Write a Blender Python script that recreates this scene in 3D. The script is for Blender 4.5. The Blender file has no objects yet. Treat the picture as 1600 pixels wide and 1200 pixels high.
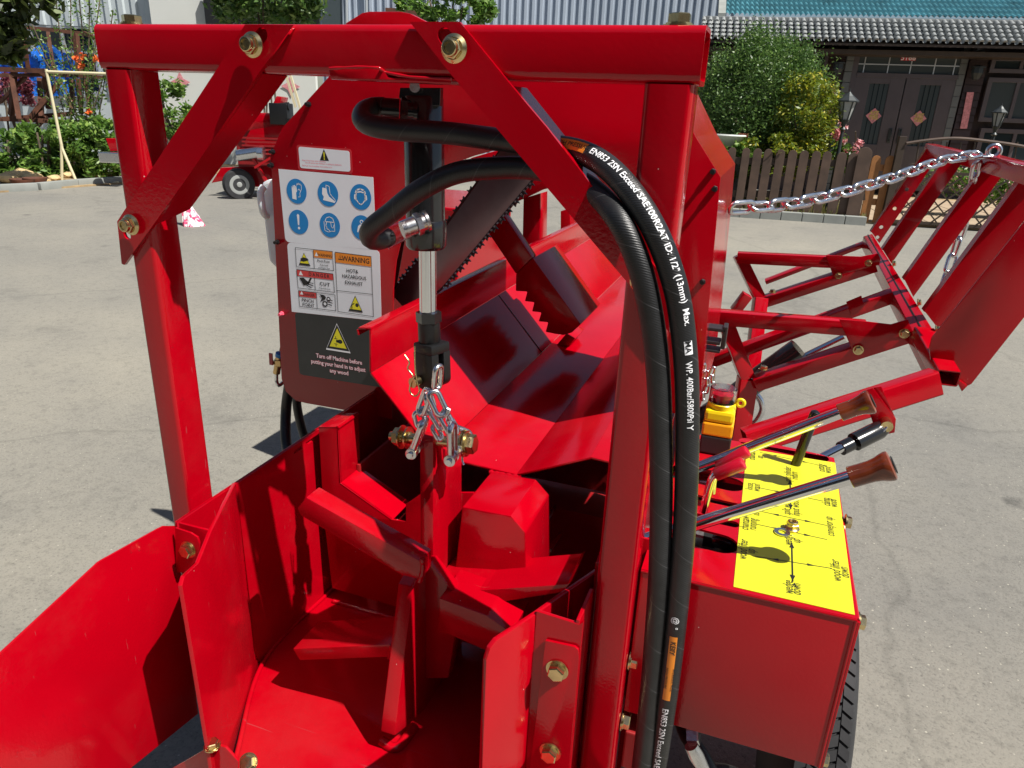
import bpy, bmesh, math, random
from math import radians, sin, cos, pi, atan2, sqrt
from mathutils import Vector, Matrix
from mathutils.geometry import tessellate_polygon
random.seed(7)
SC = bpy.context.scene
COL = SC.collection
S = 0.72                      # modelling units -> metres
H = 1.70                      # eye height in modelling units
TZ = H * S                    # ground ends up at z = 0

# ------------------------------------------------------------------ camera
F, YAW, PIT, ROL = 1115.8, .325587, .364752, .0402125
_f0 = Vector((-sin(YAW), cos(YAW), 0)); _r0 = Vector((cos(YAW), sin(YAW), 0)); _u0 = Vector((0, 0, 1))
_fw = _f0 * cos(PIT) - _u0 * sin(PIT); _u1 = _u0 * cos(PIT) + _f0 * sin(PIT)
_rt = _r0 * cos(ROL) + _u1 * sin(ROL); _up = -_r0 * sin(ROL) + _u1 * cos(ROL)
cd = bpy.data.cameras.new('camera'); cam = bpy.data.objects.new('camera', cd); COL.objects.link(cam)
cd.sensor_width = 36; cd.lens = F / 1600 * 36; cd.clip_start = .05; cd.clip_end = 400
_m = Matrix((_rt, _up, -_fw)).transposed().to_4x4(); _m.translation = Vector((0, 0, TZ)); cam.matrix_world = _m
SC.camera = cam
SC.render.resolution_x, SC.render.resolution_y = 1024, 768
# ------------------------------------------------------------------ light
LD = Vector((-.52, .12, -.84)).normalized()
w = bpy.data.worlds.new('World'); SC.world = w; w.use_nodes = True
nt = w.node_tree; nt.nodes.clear()
sky = nt.nodes.new('ShaderNodeTexSky'); sky.sky_type = 'NISHITA'; sky.sun_disc = False
sky.sun_elevation = math.asin(-LD.z); sky.sun_rotation = atan2(-LD.x, -LD.y)
sky.air_density = 1.0; sky.dust_density = 1.0
bg = nt.nodes.new('ShaderNodeBackground'); bg.inputs[1].default_value = .05
wo = nt.nodes.new('ShaderNodeOutputWorld'); nt.links.new(sky.outputs[0], bg.inputs[0]); nt.links.new(bg.outputs[0], wo.inputs[0])
sd = bpy.data.lights.new('sun', 'SUN'); sd.energy = 5.0; sd.angle = radians(.5); sd.color = (1, .965, .9)
sun = bpy.data.objects.new('sun', sd); COL.objects.link(sun); sun.location = (3, -3, 8)
sun.rotation_euler = LD.to_track_quat('-Z', 'Y').to_euler()
SC.view_settings.view_transform = 'Standard'; SC.view_settings.look = 'None'
SC.view_settings.exposure = 0.62; SC.view_settings.gamma = 1
try: SC.view_settings.use_curve_mapping = False
except Exception: pass

# ------------------------------------------------------------------ pixel -> place helpers
def ray(px, py): return (px - 800) / F * _rt + (600 - py) / F * _up + _fw
def U(px, py, ax, v):
    d = ray(px, py); return d * (v / d['xyz'.index(ax)])
def UP(px, py, p0, n):
    d = ray(px, py); return d * (Vector(p0).dot(n) / d.dot(n))
def B(px, py, D):
    d = ray(px, py); return d * (D / d.dot(_f0))
def ppm(p): return F / Vector(p).dot(_fw)

# ------------------------------------------------------------------ materials
def new_mat(name):
    m = bpy.data.materials.new(name); m.use_nodes = True
    return m, m.node_tree, m.node_tree.nodes['Principled BSDF']
def nd(t, ty, **k):
    n = t.nodes.new(ty)
    for a, b in k.items():
        if a in n.inputs.keys() if hasattr(n.inputs, 'keys') else False: n.inputs[a].default_value = b
        else: setattr(n, a, b)
    return n
def ramp(t, src, stops):
    r = t.nodes.new('ShaderNodeValToRGB'); el = r.color_ramp.elements
    while len(el) < len(stops): el.new(.5)
    for e, (p, c) in zip(el, stops): e.position = p; e.color = (*c, 1) if len(c) == 3 else c
    t.links.new(src, r.inputs[0]); return r.outputs[0]
def noise(t, scale, detail=3, rough=.5, obj=True):
    tc = t.nodes.new('ShaderNodeTexCoord'); n = t.nodes.new('ShaderNodeTexNoise')
    n.inputs['Scale'].default_value = scale; n.inputs['Detail'].default_value = detail; n.inputs['Roughness'].default_value = rough
    t.links.new(tc.outputs['Object'], n.inputs['Vector']); return n.outputs['Fac']
def mixc(t, fac, a, b):
    m = t.nodes.new('ShaderNodeMix'); m.data_type = 'RGBA'
    for s, v in ((6, a), (7, b)):
        if isinstance(v, tuple): m.inputs[s].default_value = (*v, 1)
        else: t.links.new(v, m.inputs[s])
    if isinstance(fac, float): m.inputs[0].default_value = fac
    else: t.links.new(fac, m.inputs[0])
    return m.outputs[2]
def bump(t, b, h, strength, dist):
    bp = t.nodes.new('ShaderNodeBump'); bp.inputs['Strength'].default_value = strength; bp.inputs['Distance'].default_value = dist
    t.links.new(h, bp.inputs['Height']); t.links.new(bp.outputs[0], b.inputs['Normal'])
MATS = {}
def simple(name, col, rough=.5, metal=0., coat=0., var=0., vs=20., bs=0., bscale=200., bd=.001, **k):
    m, t, b = new_mat(name)
    b.inputs['Roughness'].default_value = rough; b.inputs['Metallic'].default_value = metal
    b.inputs['Coat Weight'].default_value = coat; b.inputs['Coat Roughness'].default_value = .06
    if var:
        c2 = tuple(max(0, c * (1 - var)) for c in col); c3 = tuple(min(1, c * (1 + var)) for c in col)
        t.links.new(ramp(t, noise(t, vs, 5, .6), [(.3, c2), (.7, c3)]), b.inputs['Base Color'])
    else: b.inputs['Base Color'].default_value = (*col, 1)
    if bs: bump(t, b, noise(t, bscale, 3), bs, bd)
    for a, v in k.items(): b.inputs[a.replace('_', ' ')].default_value = v
    MATS[name] = m; return m
def paint(name, col, rough=.2, coat=.5, speck=True, ior=.5):
    m, t, b = new_mat(name)
    b.inputs['Roughness'].default_value = rough; b.inputs['Coat Weight'].default_value = coat; b.inputs['Coat Roughness'].default_value = .05
    b.inputs['Specular IOR Level'].default_value = ior
    big = noise(t, 5, 4, .6)
    c = ramp(t, big, [(.3, tuple(x * .9 for x in col)), (.7, tuple(min(1, x * 1.06) for x in col))])
    if speck:
        tc = t.nodes.new('ShaderNodeTexCoord'); v = t.nodes.new('ShaderNodeTexVoronoi'); v.inputs['Scale'].default_value = 75
        t.links.new(tc.outputs['Object'], v.inputs['Vector'])
        lt = t.nodes.new('ShaderNodeMath'); lt.operation = 'LESS_THAN'; lt.inputs[1].default_value = .055
        t.links.new(v.outputs['Distance'], lt.inputs[0])
        sep = t.nodes.new('ShaderNodeSeparateColor'); t.links.new(v.outputs['Color'], sep.inputs[0])
        gt = t.nodes.new('ShaderNodeMath'); gt.operation = 'GREATER_THAN'; gt.inputs[1].default_value = .93
        t.links.new(sep.outputs[0], gt.inputs[0])
        mu = t.nodes.new('ShaderNodeMath'); mu.operation = 'MULTIPLY'; t.links.new(lt.outputs[0], mu.inputs[0]); t.links.new(gt.outputs[0], mu.inputs[1])
        c = mixc(t, mu.outputs[0], c, (.50, .30, .28))
        # hair scratches and a faint dust film
        mp = t.nodes.new('ShaderNodeMapping'); mp.inputs['Rotation'].default_value = (.6, .9, .4); mp.inputs['Scale'].default_value = (4, 260, 30); t.links.new(tc.outputs['Object'], mp.inputs[0])
        n9 = t.nodes.new('ShaderNodeTexNoise'); n9.inputs['Scale'].default_value = 1.0; n9.inputs['Detail'].default_value = 4; t.links.new(mp.outputs[0], n9.inputs['Vector'])
        sc = ramp(t, n9.outputs['Fac'], [(.715, (0, 0, 0)), (.74, (.55, .55, .55))])
        c = mixc(t, sc, c, (.30, .05, .055))
        du = ramp(t, noise(t, 3.2, 8, .72), [(.50, (0, 0, 0)), (.80, (.08, .08, .08))]); c = mixc(t, du, c, (.30, .14, .12))
    t.links.new(c, b.inputs['Base Color'])
    rr = ramp(t, noise(t, 9, 5, .65), [(.35, (rough * .75,) * 3), (.75, (rough * 1.5,) * 3)]); t.links.new(rr, b.inputs['Roughness'])
    bump(t, b, noise(t, 260, 2), .12, .0012)
    MATS[name] = m; return m
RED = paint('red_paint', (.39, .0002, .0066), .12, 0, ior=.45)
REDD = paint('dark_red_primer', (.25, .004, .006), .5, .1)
ZINC = simple('yellow_zinc', (.62, .50, .26), .26, 1., var=.25, vs=60, bs=.1)
CHROME = simple('chrome', (.75, .76, .78), .1, 1., bs=.03, bscale=90)
STEEL = simple('galvanised_steel', (.68, .69, .71), .27, 1., var=.12, vs=90, bs=.25, bscale=120)
BLACK = simple('black_gloss_paint', (.009, .009, .010), .22, 0, .4, bs=.12, bscale=180)
BLKM = simple('black_metal', (.012, .012, .013), .38, .3, bs=.2, bscale=160)
PLAST = simple('black_plastic', (.02, .02, .022), .45)
RUB = simple('tyre_rubber', (.022, .022, .024), .75, var=.3, vs=15, bs=.3, bscale=150)
WHITE = simple('white_vinyl', (.78, .80, .84), .35, var=.04, vs=12)
YEL = simple('yellow_vinyl', (.60, .585, .022), .28, var=.09, vs=7, bs=.05, bscale=15)
BLUE = simple('blue_print', (.012, .22, .56), .35)
ORG = simple('orange_print', (.80, .25, .02), .4)
DRED = simple('red_print', (.62, .05, .05), .4)
PINK = simple('pink_print', (.80, .10, .16), .4)
INK = simple('black_print', (.012, .012, .013), .45)
WPR = simple('white_print', (.86, .86, .88), .45)
YPR = simple('yellow_print', (.80, .72, .02), .4)
DARKV = simple('black_vinyl', (.022, .023, .024), .35, var=.15, vs=30)
WOODK = simple('red_lacquered_wood', (.15, .030, .010), .15, 0, .4, var=.5, vs=22)
GRIP = simple('red_rubber_grip', (.45, .004, .02), .3, 0, .3)
ESTY = simple('yellow_plastic', (.85, .62, .01), .3)
ESTO = simple('orange_plastic', (.85, .36, .01), .35)
CLEAR, _t, _b = new_mat('clear_plastic'); _b.inputs['Transmission Weight'].default_value = 1; _b.inputs['Roughness'].default_value = .08; _b.inputs['IOR'].default_value = 1.3; _b.inputs['Base Color'].default_value = (.95, .93, .93, 1)
JUG = simple('white_translucent_plastic', (.75, .77, .8), .35, Subsurface_Weight=.2)
BRASS = simple('brass', (.6, .42, .2), .35, 1.)
BARM = simple('saw_bar_steel', (.20, .15, .165), .33, .85, var=.15, vs=14)
CHAINM = simple('saw_chain', (.03, .03, .032), .4, .6)
def hose_mat():
    m, t, b = new_mat('hydraulic_hose_rubber')
    b.inputs['Roughness'].default_value = .42
    uv = t.nodes.new('ShaderNodeUVMap'); mp = t.nodes.new('ShaderNodeMapping'); mp.inputs['Scale'].default_value = (26, 430, 1); mp.inputs['Rotation'].default_value = (0, 0, 0)
    t.links.new(uv.outputs[0], mp.inputs[0])
    wv = t.nodes.new('ShaderNodeTexWave'); wv.inputs['Scale'].default_value = .45; wv.bands_direction = 'DIAGONAL'; wv.inputs['Distortion'].default_value = .6
    t.links.new(mp.outputs[0], wv.inputs[0])
    sp = noise(t, 900, 2, .7)
    ad = t.nodes.new('ShaderNodeMath'); ad.operation = 'ADD'; t.links.new(wv.outputs['Fac'], ad.inputs[0]); t.links.new(sp, ad.inputs[1])
    bump(t, b, ad.outputs[0], .26, .0006)
    # widely spaced helical wrap seam
    sx = t.nodes.new('ShaderNodeSeparateXYZ'); t.links.new(uv.outputs[0], sx.inputs[0])
    a1 = t.nodes.new('ShaderNodeMath'); a1.operation = 'MULTIPLY_ADD'; a1.inputs[1].default_value = 14.; t.links.new(sx.outputs[1], a1.inputs[0]); t.links.new(sx.outputs[0], a1.inputs[2])
    fr = t.nodes.new('ShaderNodeMath'); fr.operation = 'FRACT'; t.links.new(a1.outputs[0], fr.inputs[0])
    l2 = t.nodes.new('ShaderNodeMath'); l2.operation = 'LESS_THAN'; l2.inputs[1].default_value = .018; t.links.new(fr.outputs[0], l2.inputs[0])
    dust = ramp(t, noise(t, 8, 6, .7), [(.45, (.008, .008, .0085)), (.8, (.03, .03, .032))])
    c = mixc(t, l2.outputs[0], dust, (.05, .05, .052))
    t.links.new(c, b.inputs['Base Color']); return m
HOSE = hose_mat()
def ground_mat():
    m, t, b = new_mat('worn_concrete_asphalt'); b.inputs['Roughness'].default_value = .88
    def mul(c1, c2, f):
        mm = t.nodes.new('ShaderNodeMix'); mm.data_type = 'RGBA'; mm.blend_type = 'MULTIPLY'; mm.inputs[0].default_value = f
        t.links.new(c1, mm.inputs[6]); t.links.new(c2, mm.inputs[7]); return mm.outputs[2]
    n2 = noise(t, 120, 6, .8); n5 = noise(t, 34, 4, .7)
    c = ramp(t, noise(t, .22, 6, .62), [(.30, (.170, .165, .150)), (.70, (.290, .268, .218))])
    c = mul(c, ramp(t, n2, [(.30, (.30, .30, .31)), (.48, (.95, .95, .95)), (.66, (1.0, 1.0, 1.0)), (.78, (1, 1, 1))]), .8)
    c = mul(c, ramp(t, n5, [(.33, (.66, .66, .66)), (.5, (1, 1, 1))]), .55)
    c = mul(c, ramp(t, noise(t, 1.7, 8, .75), [(.30, (.55, .55, .56)), (.44, (.94, .94, .94)), (.7, (1.08, 1.07, 1.04))]), .7)
    tc = t.nodes.new('ShaderNodeTexCoord')
    # small dark oil spots
    v2 = t.nodes.new('ShaderNodeTexVoronoi'); v2.inputs['Scale'].default_value = 1.3; t.links.new(tc.outputs['Object'], v2.inputs['Vector'])
    ad = t.nodes.new('ShaderNodeMath'); ad.operation = 'MULTIPLY_ADD'; ad.inputs[1].default_value = .16; t.links.new(noise(t, 9, 4, .7), ad.inputs[0]); t.links.new(v2.outputs['Distance'], ad.inputs[2])
    c = mul(c, ramp(t, ad.outputs[0], [(.105, (.42, .42, .43)), (.15, (1, 1, 1))]), .8)
    # long fine cracks
    mp = t.nodes.new('ShaderNodeMapping'); mp.inputs['Scale'].default_value = (.55, .55, .55); t.links.new(tc.outputs['Object'], mp.inputs[0])
    nz = t.nodes.new('ShaderNodeTexNoise'); nz.inputs['Scale'].default_value = 3; nz.inputs['Detail'].default_value = 6; t.links.new(mp.outputs[0], nz.inputs['Vector'])
    mx = t.nodes.new('ShaderNodeMix'); mx.data_type = 'VECTOR'; mx.inputs[0].default_value = .18; t.links.new(mp.outputs[0], mx.inputs[4]); t.links.new(nz.outputs['Color'], mx.inputs[5])
    v3 = t.nodes.new('ShaderNodeTexVoronoi'); v3.feature = 'DISTANCE_TO_EDGE'; v3.inputs['Scale'].default_value = .55; t.links.new(mx.outputs[1], v3.inputs['Vector'])
    c = mul(c, ramp(t, v3.outputs['Distance'], [(.0014, (.5, .5, .5)), (.0034, (1, 1, 1))]), .35)
    v = t.nodes.new('ShaderNodeTexVoronoi'); v.inputs['Scale'].default_value = 46; t.links.new(tc.outputs['Object'], v.inputs['Vector'])
    sep = t.nodes.new('ShaderNodeSeparateColor'); t.links.new(v.outputs['Color'], sep.inputs[0])
    l0 = t.nodes.new('ShaderNodeMath'); l0.operation = 'MULTIPLY'; l0.inputs[1].default_value = .125; t.links.new(sep.outputs[0], l0.inputs[0])
    lt = t.nodes.new('ShaderNodeMath'); lt.operation = 'LESS_THAN'; t.links.new(v.outputs['Distance'], lt.inputs[0]); t.links.new(l0.outputs[0], lt.inputs[1])
    c = mixc(t, lt.outputs[0], c, (.36, .34, .28))
    t.links.new(c, b.inputs['Base Color']); bump(t, b, n2, .6, .005); return m
GROUND = ground_mat()
def leaf_mat(name, a, bcol, c):
    m, t, b = new_mat(name); b.inputs['Roughness'].default_value = .45
    g = t.nodes.new('ShaderNodeNewGeometry')
    t.links.new(ramp(t, g.outputs['Random Per Island'], [(0, a), (.55, bcol), (1, c)]), b.inputs['Base Color'])
    b.inputs['Subsurface Weight'].default_value = 0
    tr = t.nodes.new('ShaderNodeBsdfTranslucent'); tr.inputs[0].default_value = (*[x * 1.6 for x in bcol], 1)
    mx = t.nodes.new('ShaderNodeMixShader'); mx.inputs[0].default_value = .25
    out = t.nodes['Material Output']; t.links.new(b.outputs[0], mx.inputs[1]); t.links.new(tr.outputs[0], mx.inputs[2]); t.links.new(mx.outputs[0], out.inputs[0])
    return m
LG = leaf_mat('hedge_leaves', (.045, .10, .014), (.10, .20, .028), (.24, .34, .07))
LT = leaf_mat('tree_leaves', (.035, .075, .016), (.075, .15, .03), (.19, .28, .06))
LY = leaf_mat('yellow_green_leaves', (.07, .12, .012), (.17, .22, .016), (.45, .37, .02))
LF = leaf_mat('pink_petals', (.5, .16, .2), (.75, .35, .36), (.85, .6, .6))
LR = leaf_mat('dark_red_leaves', (.10, .02, .03), (.25, .05, .08), (.3, .12, .12))
LGR = leaf_mat('grass_blades', (.10, .13, .03), (.22, .22, .07), (.40, .33, .14))
BARK = simple('bark', (.10, .075, .05), .9, var=.4, vs=8, bs=.6, bscale=40, bd=.01)
RUST = simple('rusty_steel', (.10, .035, .018), .8, var=.5, vs=6, bs=.4, bscale=60)
CREAM = simple('cream_paint', (.62, .56, .36), .6)
TARP = simple('blue_tarpaulin', (.02, .17, .62), .4, var=.35, vs=2.2, bs=.5, bscale=3, bd=.05)
PANEL = simple('pale_metal_cladding', (.50, .55, .56), .45, .2, var=.06, vs=2)
PANELB = simple('blue_grey_cladding', (.36, .41, .48), .5, .1, var=.07, vs=1.2)
WWALL = simple('white_painted_wall', (.62, .63, .59), .7, var=.04, vs=1)
GLASS = simple('dark_window_glass', (.018, .028, .032), .06, 0, .3)
GLASS2 = simple('grey_window_glass', (.06, .075, .08), .08, 0, .3)
ALU = simple('aluminium_frame', (.55, .57, .58), .4, .6)
HWALL = simple('dark_brown_boards', (.045, .026, .024), .6, var=.3, vs=3)
DOORM = simple('mauve_brown_door', (.085, .068, .074), .4, 0, .2, var=.12, vs=3)
STONE = simple('grey_stone_blocks', (.13, .14, .14), .7, var=.15, vs=3)
TEAL = simple('teal_roof_tiles', (.06, .20, .24), .42, var=.3, vs=3)
GTILE = simple('grey_roof_tiles', (.24, .25, .245), .6, var=.25, vs=9)
FENCE = simple('brown_composite_wood', (.085, .052, .036), .6, var=.3, vs=5)
FENCO = simple('orange_brown_wood', (.34, .14, .04), .6, var=.2, vs=8)
FENCD = simple('dark_brown_wood', (.05, .032, .02), .6, var=.2, vs=8)
KERB = simple('concrete_kerb', (.25, .26, .24), .8, var=.12, vs=5, bs=.3, bscale=40)
PAVE = simple('tan_paving', (.36, .27, .18), .8, var=.15, vs=3)
SOIL = simple('dry_soil', (.30, .21, .11), .95, var=.35, vs=4, bs=.6, bscale=14, bd=.02)
ROCK = simple('yellow_rock', (.5, .36, .18), .85, var=.35, vs=6, bs=.5, bscale=12)
LAMPM = simple('lamp_metal', (.035, .04, .04), .45, .3)
LGLASS = simple('lamp_glass', (.30, .31, .30), .15)
COUP = simple('pink_paper', (.62, .24, .26), .7, var=.3, vs=30)
GOLD = simple('gold_print', (.5, .36, .10), .6, var=.4, vs=30)
SIGNR = simple('red_number_plate', (.62, .03, .05), .4)
BRWALL = simple('pale_render', (.45, .43, .40), .8, var=.1, vs=1)
FABR = simple('pink_white_fabric', (.75, .45, .48), .8, var=.4, vs=30)

# ------------------------------------------------------------------ object helpers
def root(name, label, cat, loc, group=None):
    o = bpy.data.objects.new(name, None); COL.objects.link(o); o.location = loc; o.empty_display_size = .1
    o['label'] = label; o['category'] = cat
    if group: o['group'] = group
    return o
def tag(o, label, cat, group=None):
    o['label'] = label; o['category'] = cat
    if group: o['group'] = group
    return o
def wloc(o):
    v = Vector(o.location)
    while o.parent: o = o.parent; v += Vector(o.location)
    return v
def link(name, me, mat, parent=None, kind=None, label=None, smooth=False, base=None):
    if mat is not None and not len(me.materials): me.materials.append(mat)
    o = bpy.data.objects.new(name, me); COL.objects.link(o)
    if parent is not None:
        o.parent = parent; o.location = -wloc(parent)
    elif base is not None:
        me.transform(Matrix.Translation(-Vector(base))); o.location = base
    if kind: o['kind'] = kind
    if label: o['label'] = label
    if smooth:
        me.polygons.foreach_set('use_smooth', [True] * len(me.polygons))
    return o
def bm2(name, bm, mat, parent=None, smooth=None, **k):
    bmesh.ops.recalc_face_normals(bm, faces=bm.faces)
    me = bpy.data.meshes.new(name); bm.to_mesh(me); bm.free()
    o = link(name, me, mat, parent, **k)
    if smooth is not None:
        me.polygons.foreach_set('use_smooth', [True] * len(me.polygons))
        try: me.set_sharp_from_angle(angle=radians(smooth))
        except Exception: pass
    return o
def add_prism(bm, pts, vec, bev=0.):
    vec = Vector(vec); a = [bm.verts.new(p) for p in pts]; b = [bm.verts.new(Vector(p) + vec) for p in pts]
    n = len(pts); fs = []
    fs.append(bm.faces.new(a)); fs.append(bm.faces.new(b[::-1]))
    for i in range(n): fs.append(bm.faces.new((a[i], b[i], b[(i + 1) % n], a[(i + 1) % n])))
    if bev:
        bmesh.ops.recalc_face_normals(bm, faces=fs)
        es = list({e for f in fs for e in f.edges})
        bmesh.ops.bevel(bm, geom=es, offset=bev, offset_type='OFFSET', segments=2, profile=.6, affect='EDGES', clamp_overlap=True)
def plate(name, pts, vec, mat, parent, bev=.0012, **k):
    bm = bmesh.new(); add_prism(bm, [Vector(p) for p in pts], vec, bev)
    return bm2(name, bm, mat, parent, smooth=35, **k)
def frame_for(d, up=Vector((0, 0, 1))):
    d = Vector(d).normalized(); up = Vector(up)
    if abs(d.dot(up.normalized())) > .999: up = Vector((0, 1, 0))
    x = d.cross(up).normalized(); y = x.cross(d).normalized(); return x, y, d
def box_pts(c, u, v, wdt):
    return [c + u * a + v * b + wdt * g for g in (-1, 1) for a, b in ((-1, -1), (1, -1), (1, 1), (-1, 1))]
def add_box(bm, c, u, v, w_, bev=0.):
    c = Vector(c); pts = [c - u - v - w_, c + u - v - w_, c + u + v - w_, c - u + v - w_]
    add_prism(bm, pts, w_ * 2, bev)
def add_bar(bm, p0, p1, wx, wy, up=(0, 0, 1), bev=0.):
    p0, p1 = Vector(p0), Vector(p1); x, y, d = frame_for(p1 - p0, Vector(up))
    pts = [p0 + x * wx / 2 * a + y * wy / 2 * b for a, b in ((-1, -1), (1, -1), (1, 1), (-1, 1))]
    add_prism(bm, pts, p1 - p0, bev)
def bar(name, p0, p1, wx, wy, mat, parent, up=(0, 0, 1), bev=.001, **k):
    bm = bmesh.new(); add_bar(bm, p0, p1, wx, wy, up, bev); return bm2(name, bm, mat, parent, smooth=35, **k)
def rrect(w_, h_, r, n=5):
    o = []
    for cx, cy, a0 in ((w_/2-r, h_/2-r, 0), (-w_/2+r, h_/2-r, 90), (-w_/2+r, -h_/2+r, 180), (w_/2-r, -h_/2+r, 270)):
        for i in range(n + 1):
            a = radians(a0 + 90 * i / n); o.append((cx + r * cos(a), cy + r * sin(a)))
    return o
def sqtube(name, p0, p1, w_, h_, r, t, mat, parent, up=(0, 0, 1), **k):
    """hollow rounded square tube with open ends"""
    p0, p1 = Vector(p0), Vector(p1); x, y, d = frame_for(p1 - p0, Vector(up)); bm = bmesh.new()
    oc = rrect(w_, h_, r); ic = rrect(w_ - 2*t, h_ - 2*t, max(r - t, .0008)); n = len(oc)
    R = [[bm.verts.new(p + x * a + y * b) for a, b in c] for c in (oc, ic) for p in (p0, p1)]
    for i in range(n):
        j = (i + 1) % n
        for A, C in ((R[0], R[1]), (R[2], R[3]), (R[0], R[2]), (R[1], R[3])): bm.faces.new((A[i], A[j], C[j], C[i]))
    return bm2(name, bm, mat, parent, smooth=40, **k)
def add_cyl(bm, p0, p1, r0, r1=None, n=24, cap=True):
    r1 = r0 if r1 is None else r1; p0, p1 = Vector(p0), Vector(p1); x, y, d = frame_for(p1 - p0)
    a = [bm.verts.new(p0 + (x * cos(2*pi*i/n) + y * sin(2*pi*i/n)) * r0) for i in range(n)]
    b = [bm.verts.new(p1 + (x * cos(2*pi*i/n) + y * sin(2*pi*i/n)) * r1) for i in range(n)]
    for i in range(n): bm.faces.new((a[i], a[(i+1) % n], b[(i+1) % n], b[i]))
    if cap: bm.faces.new(a[::-1]); bm.faces.new(b)
def add_lathe(bm, p0, d, prof, n=28, up=(0, 0, 1), squash=None):
    """prof: list of (dist along d, radius)"""
    p0 = Vector(p0); x, y, d = frame_for(d, Vector(up)); rings = []
    for s, r in prof:
        rings.append([bm.verts.new(p0 + d * s + (x * cos(2*pi*i/n) + y * sin(2*pi*i/n)) * max(r, 1e-5)) for i in range(n)])
    for A, C in zip(rings, rings[1:]):
        for i in range(n): bm.faces.new((A[i], A[(i+1) % n], C[(i+1) % n], C[i]))
    bm.faces.new(rings[0][::-1]); bm.faces.new(rings[-1])
def lathe(name, p0, d, prof, mat, parent, n=28, **k):
    bm = bmesh.new(); add_lathe(bm, p0, d, prof, n); return bm2(name, bm, mat, parent, smooth=38, **k)
def spline(pts, step=.01):
    P = [Vector(p) for p in pts]; P = [P[0]*2 - P[1]] + P + [P[-1]*2 - P[-2]]; out = []
    for i in range(1, len(P) - 2):
        a, b, c, d = P[i-1], P[i], P[i+1], P[i+2]; n = max(2, int((c - b).length / step))
        for k in range(n):
            t = k / n; out.append(.5 * ((2*b) + (c - a)*t + (2*a - 5*b + 4*c - d)*t*t + (3*b - a - 3*c + d)*t**3))
    out.append(P[-2]); return out
def sweep(bm, path, r, n=16, closed=False, cap=True):
    m = len(path); ring = []; prev = None; uvl = bm.loops.layers.uv.verify(); L = [0.]
    for i in range(1, m): L.append(L[-1] + (path[i] - path[i-1]).length)
    for i, p in enumerate(path):
        if closed: t = (path[(i+1) % m] - path[i-1]).normalized()
        else: t = (path[min(i+1, m-1)] - path[max(i-1, 0)]).normalized()
        if prev is None: x = t.orthogonal().normalized()
        else: x = (prev - t * prev.dot(t)).normalized()
        prev = x; y = t.cross(x); rr = r[i] if isinstance(r, list) else r
        ring.append([bm.verts.new(p + (x * cos(2*pi*k/n) + y * sin(2*pi*k/n)) * rr) for k in range(n)])
    for i in range(m if closed else m - 1):
        A, C = ring[i], ring[(i+1) % m]
        for k in range(n):
            f = bm.faces.new((A[k], A[(k+1) % n], C[(k+1) % n], C[k]))
            v0, v1 = L[i], L[(i+1) % m] if not (closed and i == m - 1) else L[i] + .01
            for l, (u_, v_) in zip(f.loops, ((k/n, v0), ((k+1)/n, v0), ((k+1)/n, v1), (k/n, v1))): l[uvl].uv = (u_, v_)
    if cap and not closed: bm.faces.new(ring[0][::-1]); bm.faces.new(ring[-1])
def pipe(name, pts, r, mat, parent, step=.012, n=14, smooth=True, **k):
    bm = bmesh.new(); path = spline(pts, step) if step else [Vector(p) for p in pts]; sweep(bm, path, r, n)
    return bm2(name, bm, mat, parent, smooth=60, **k)
def add_hex(bm, p, d, r, h, ch=.12, n=6, rot=.3):
    x, y, d = frame_for(d); p = Vector(p)
    prof = [(0, r), (h * (1 - ch), r), (h, r * .86)]; rings = []
    for s, rr in prof: rings.append([bm.verts.new(p + d*s + (x*cos(rot+2*pi*i/n) + y*sin(rot+2*pi*i/n))*rr) for i in range(n)])
    for A, C in zip(rings, rings[1:]):
        for i in range(n): bm.faces.new((A[i], A[(i+1) % n], C[(i+1) % n], C[i]))
    bm.faces.new(rings[0][::-1]); bm.faces.new(rings[-1])
def bolt(p, d, r, parent, kind='bolt', name=None, mat=None, rot=.3, label=None):
    """r = hexagon radius; kind bolt (head) or nut (flange nut with stud end)"""
    bm = bmesh.new(); p = Vector(p); d = Vector(d).normalized()
    if kind == 'nut':
        add_lathe(bm, p, d, [(0, r*1.32), (r*.12, r*1.32), (r*.38, r*1.0)], 28)
        add_hex(bm, p + d*r*.2, d, r*1.0, r*.72, rot=rot)
        add_lathe(bm, p + d*r*.9, d, [(0, r*.8), (r*.38, r*.76), (r*.45, r*.66), (r*.45, r*.48), (r*.2, r*.47)], 24)
        add_cyl(bm, p + d*r*.3, p + d*r*1.2, r*.44, n=18)
    else:
        add_cyl(bm, p, p + d*r*.16, r*1.3, n=28)
        add_lathe(bm, p + d*r*.165, d, [(0, r*1.08), (r*.14, r*1.08)], 24)
        add_hex(bm, p + d*r*.3, d, r, r*.72, rot=rot)
        if kind == 'stud': add_cyl(bm, p + d*r*.3, p + d*r*1.5, r*.5, n=16)
    return bm2(name or ('nut' if kind == 'nut' else 'bolt'), bm, mat or ZINC, parent, smooth=32, label=label)
def text_mesh(s, size, bold=0., shear=0., space=1.):
    cu = bpy.data.curves.new('t', 'FONT'); cu.body = s; cu.size = size; cu.align_x = 'CENTER'; cu.align_y = 'CENTER'
    cu.offset = bold * size; cu.shear = shear; cu.resolution_u = 2; cu.space_character = space
    o = bpy.data.objects.new('t', cu); COL.objects.link(o)
    dg = bpy.context.evaluated_depsgraph_get(); me = bpy.data.meshes.new_from_object(o.evaluated_get(dg))
    bpy.data.objects.remove(o); bpy.data.curves.remove(cu)
    vs = [v.co.copy() for v in me.vertices]; fs = [tuple(p.vertices) for p in me.polygons]; bpy.data.meshes.remove(me)
    return vs, fs
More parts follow.
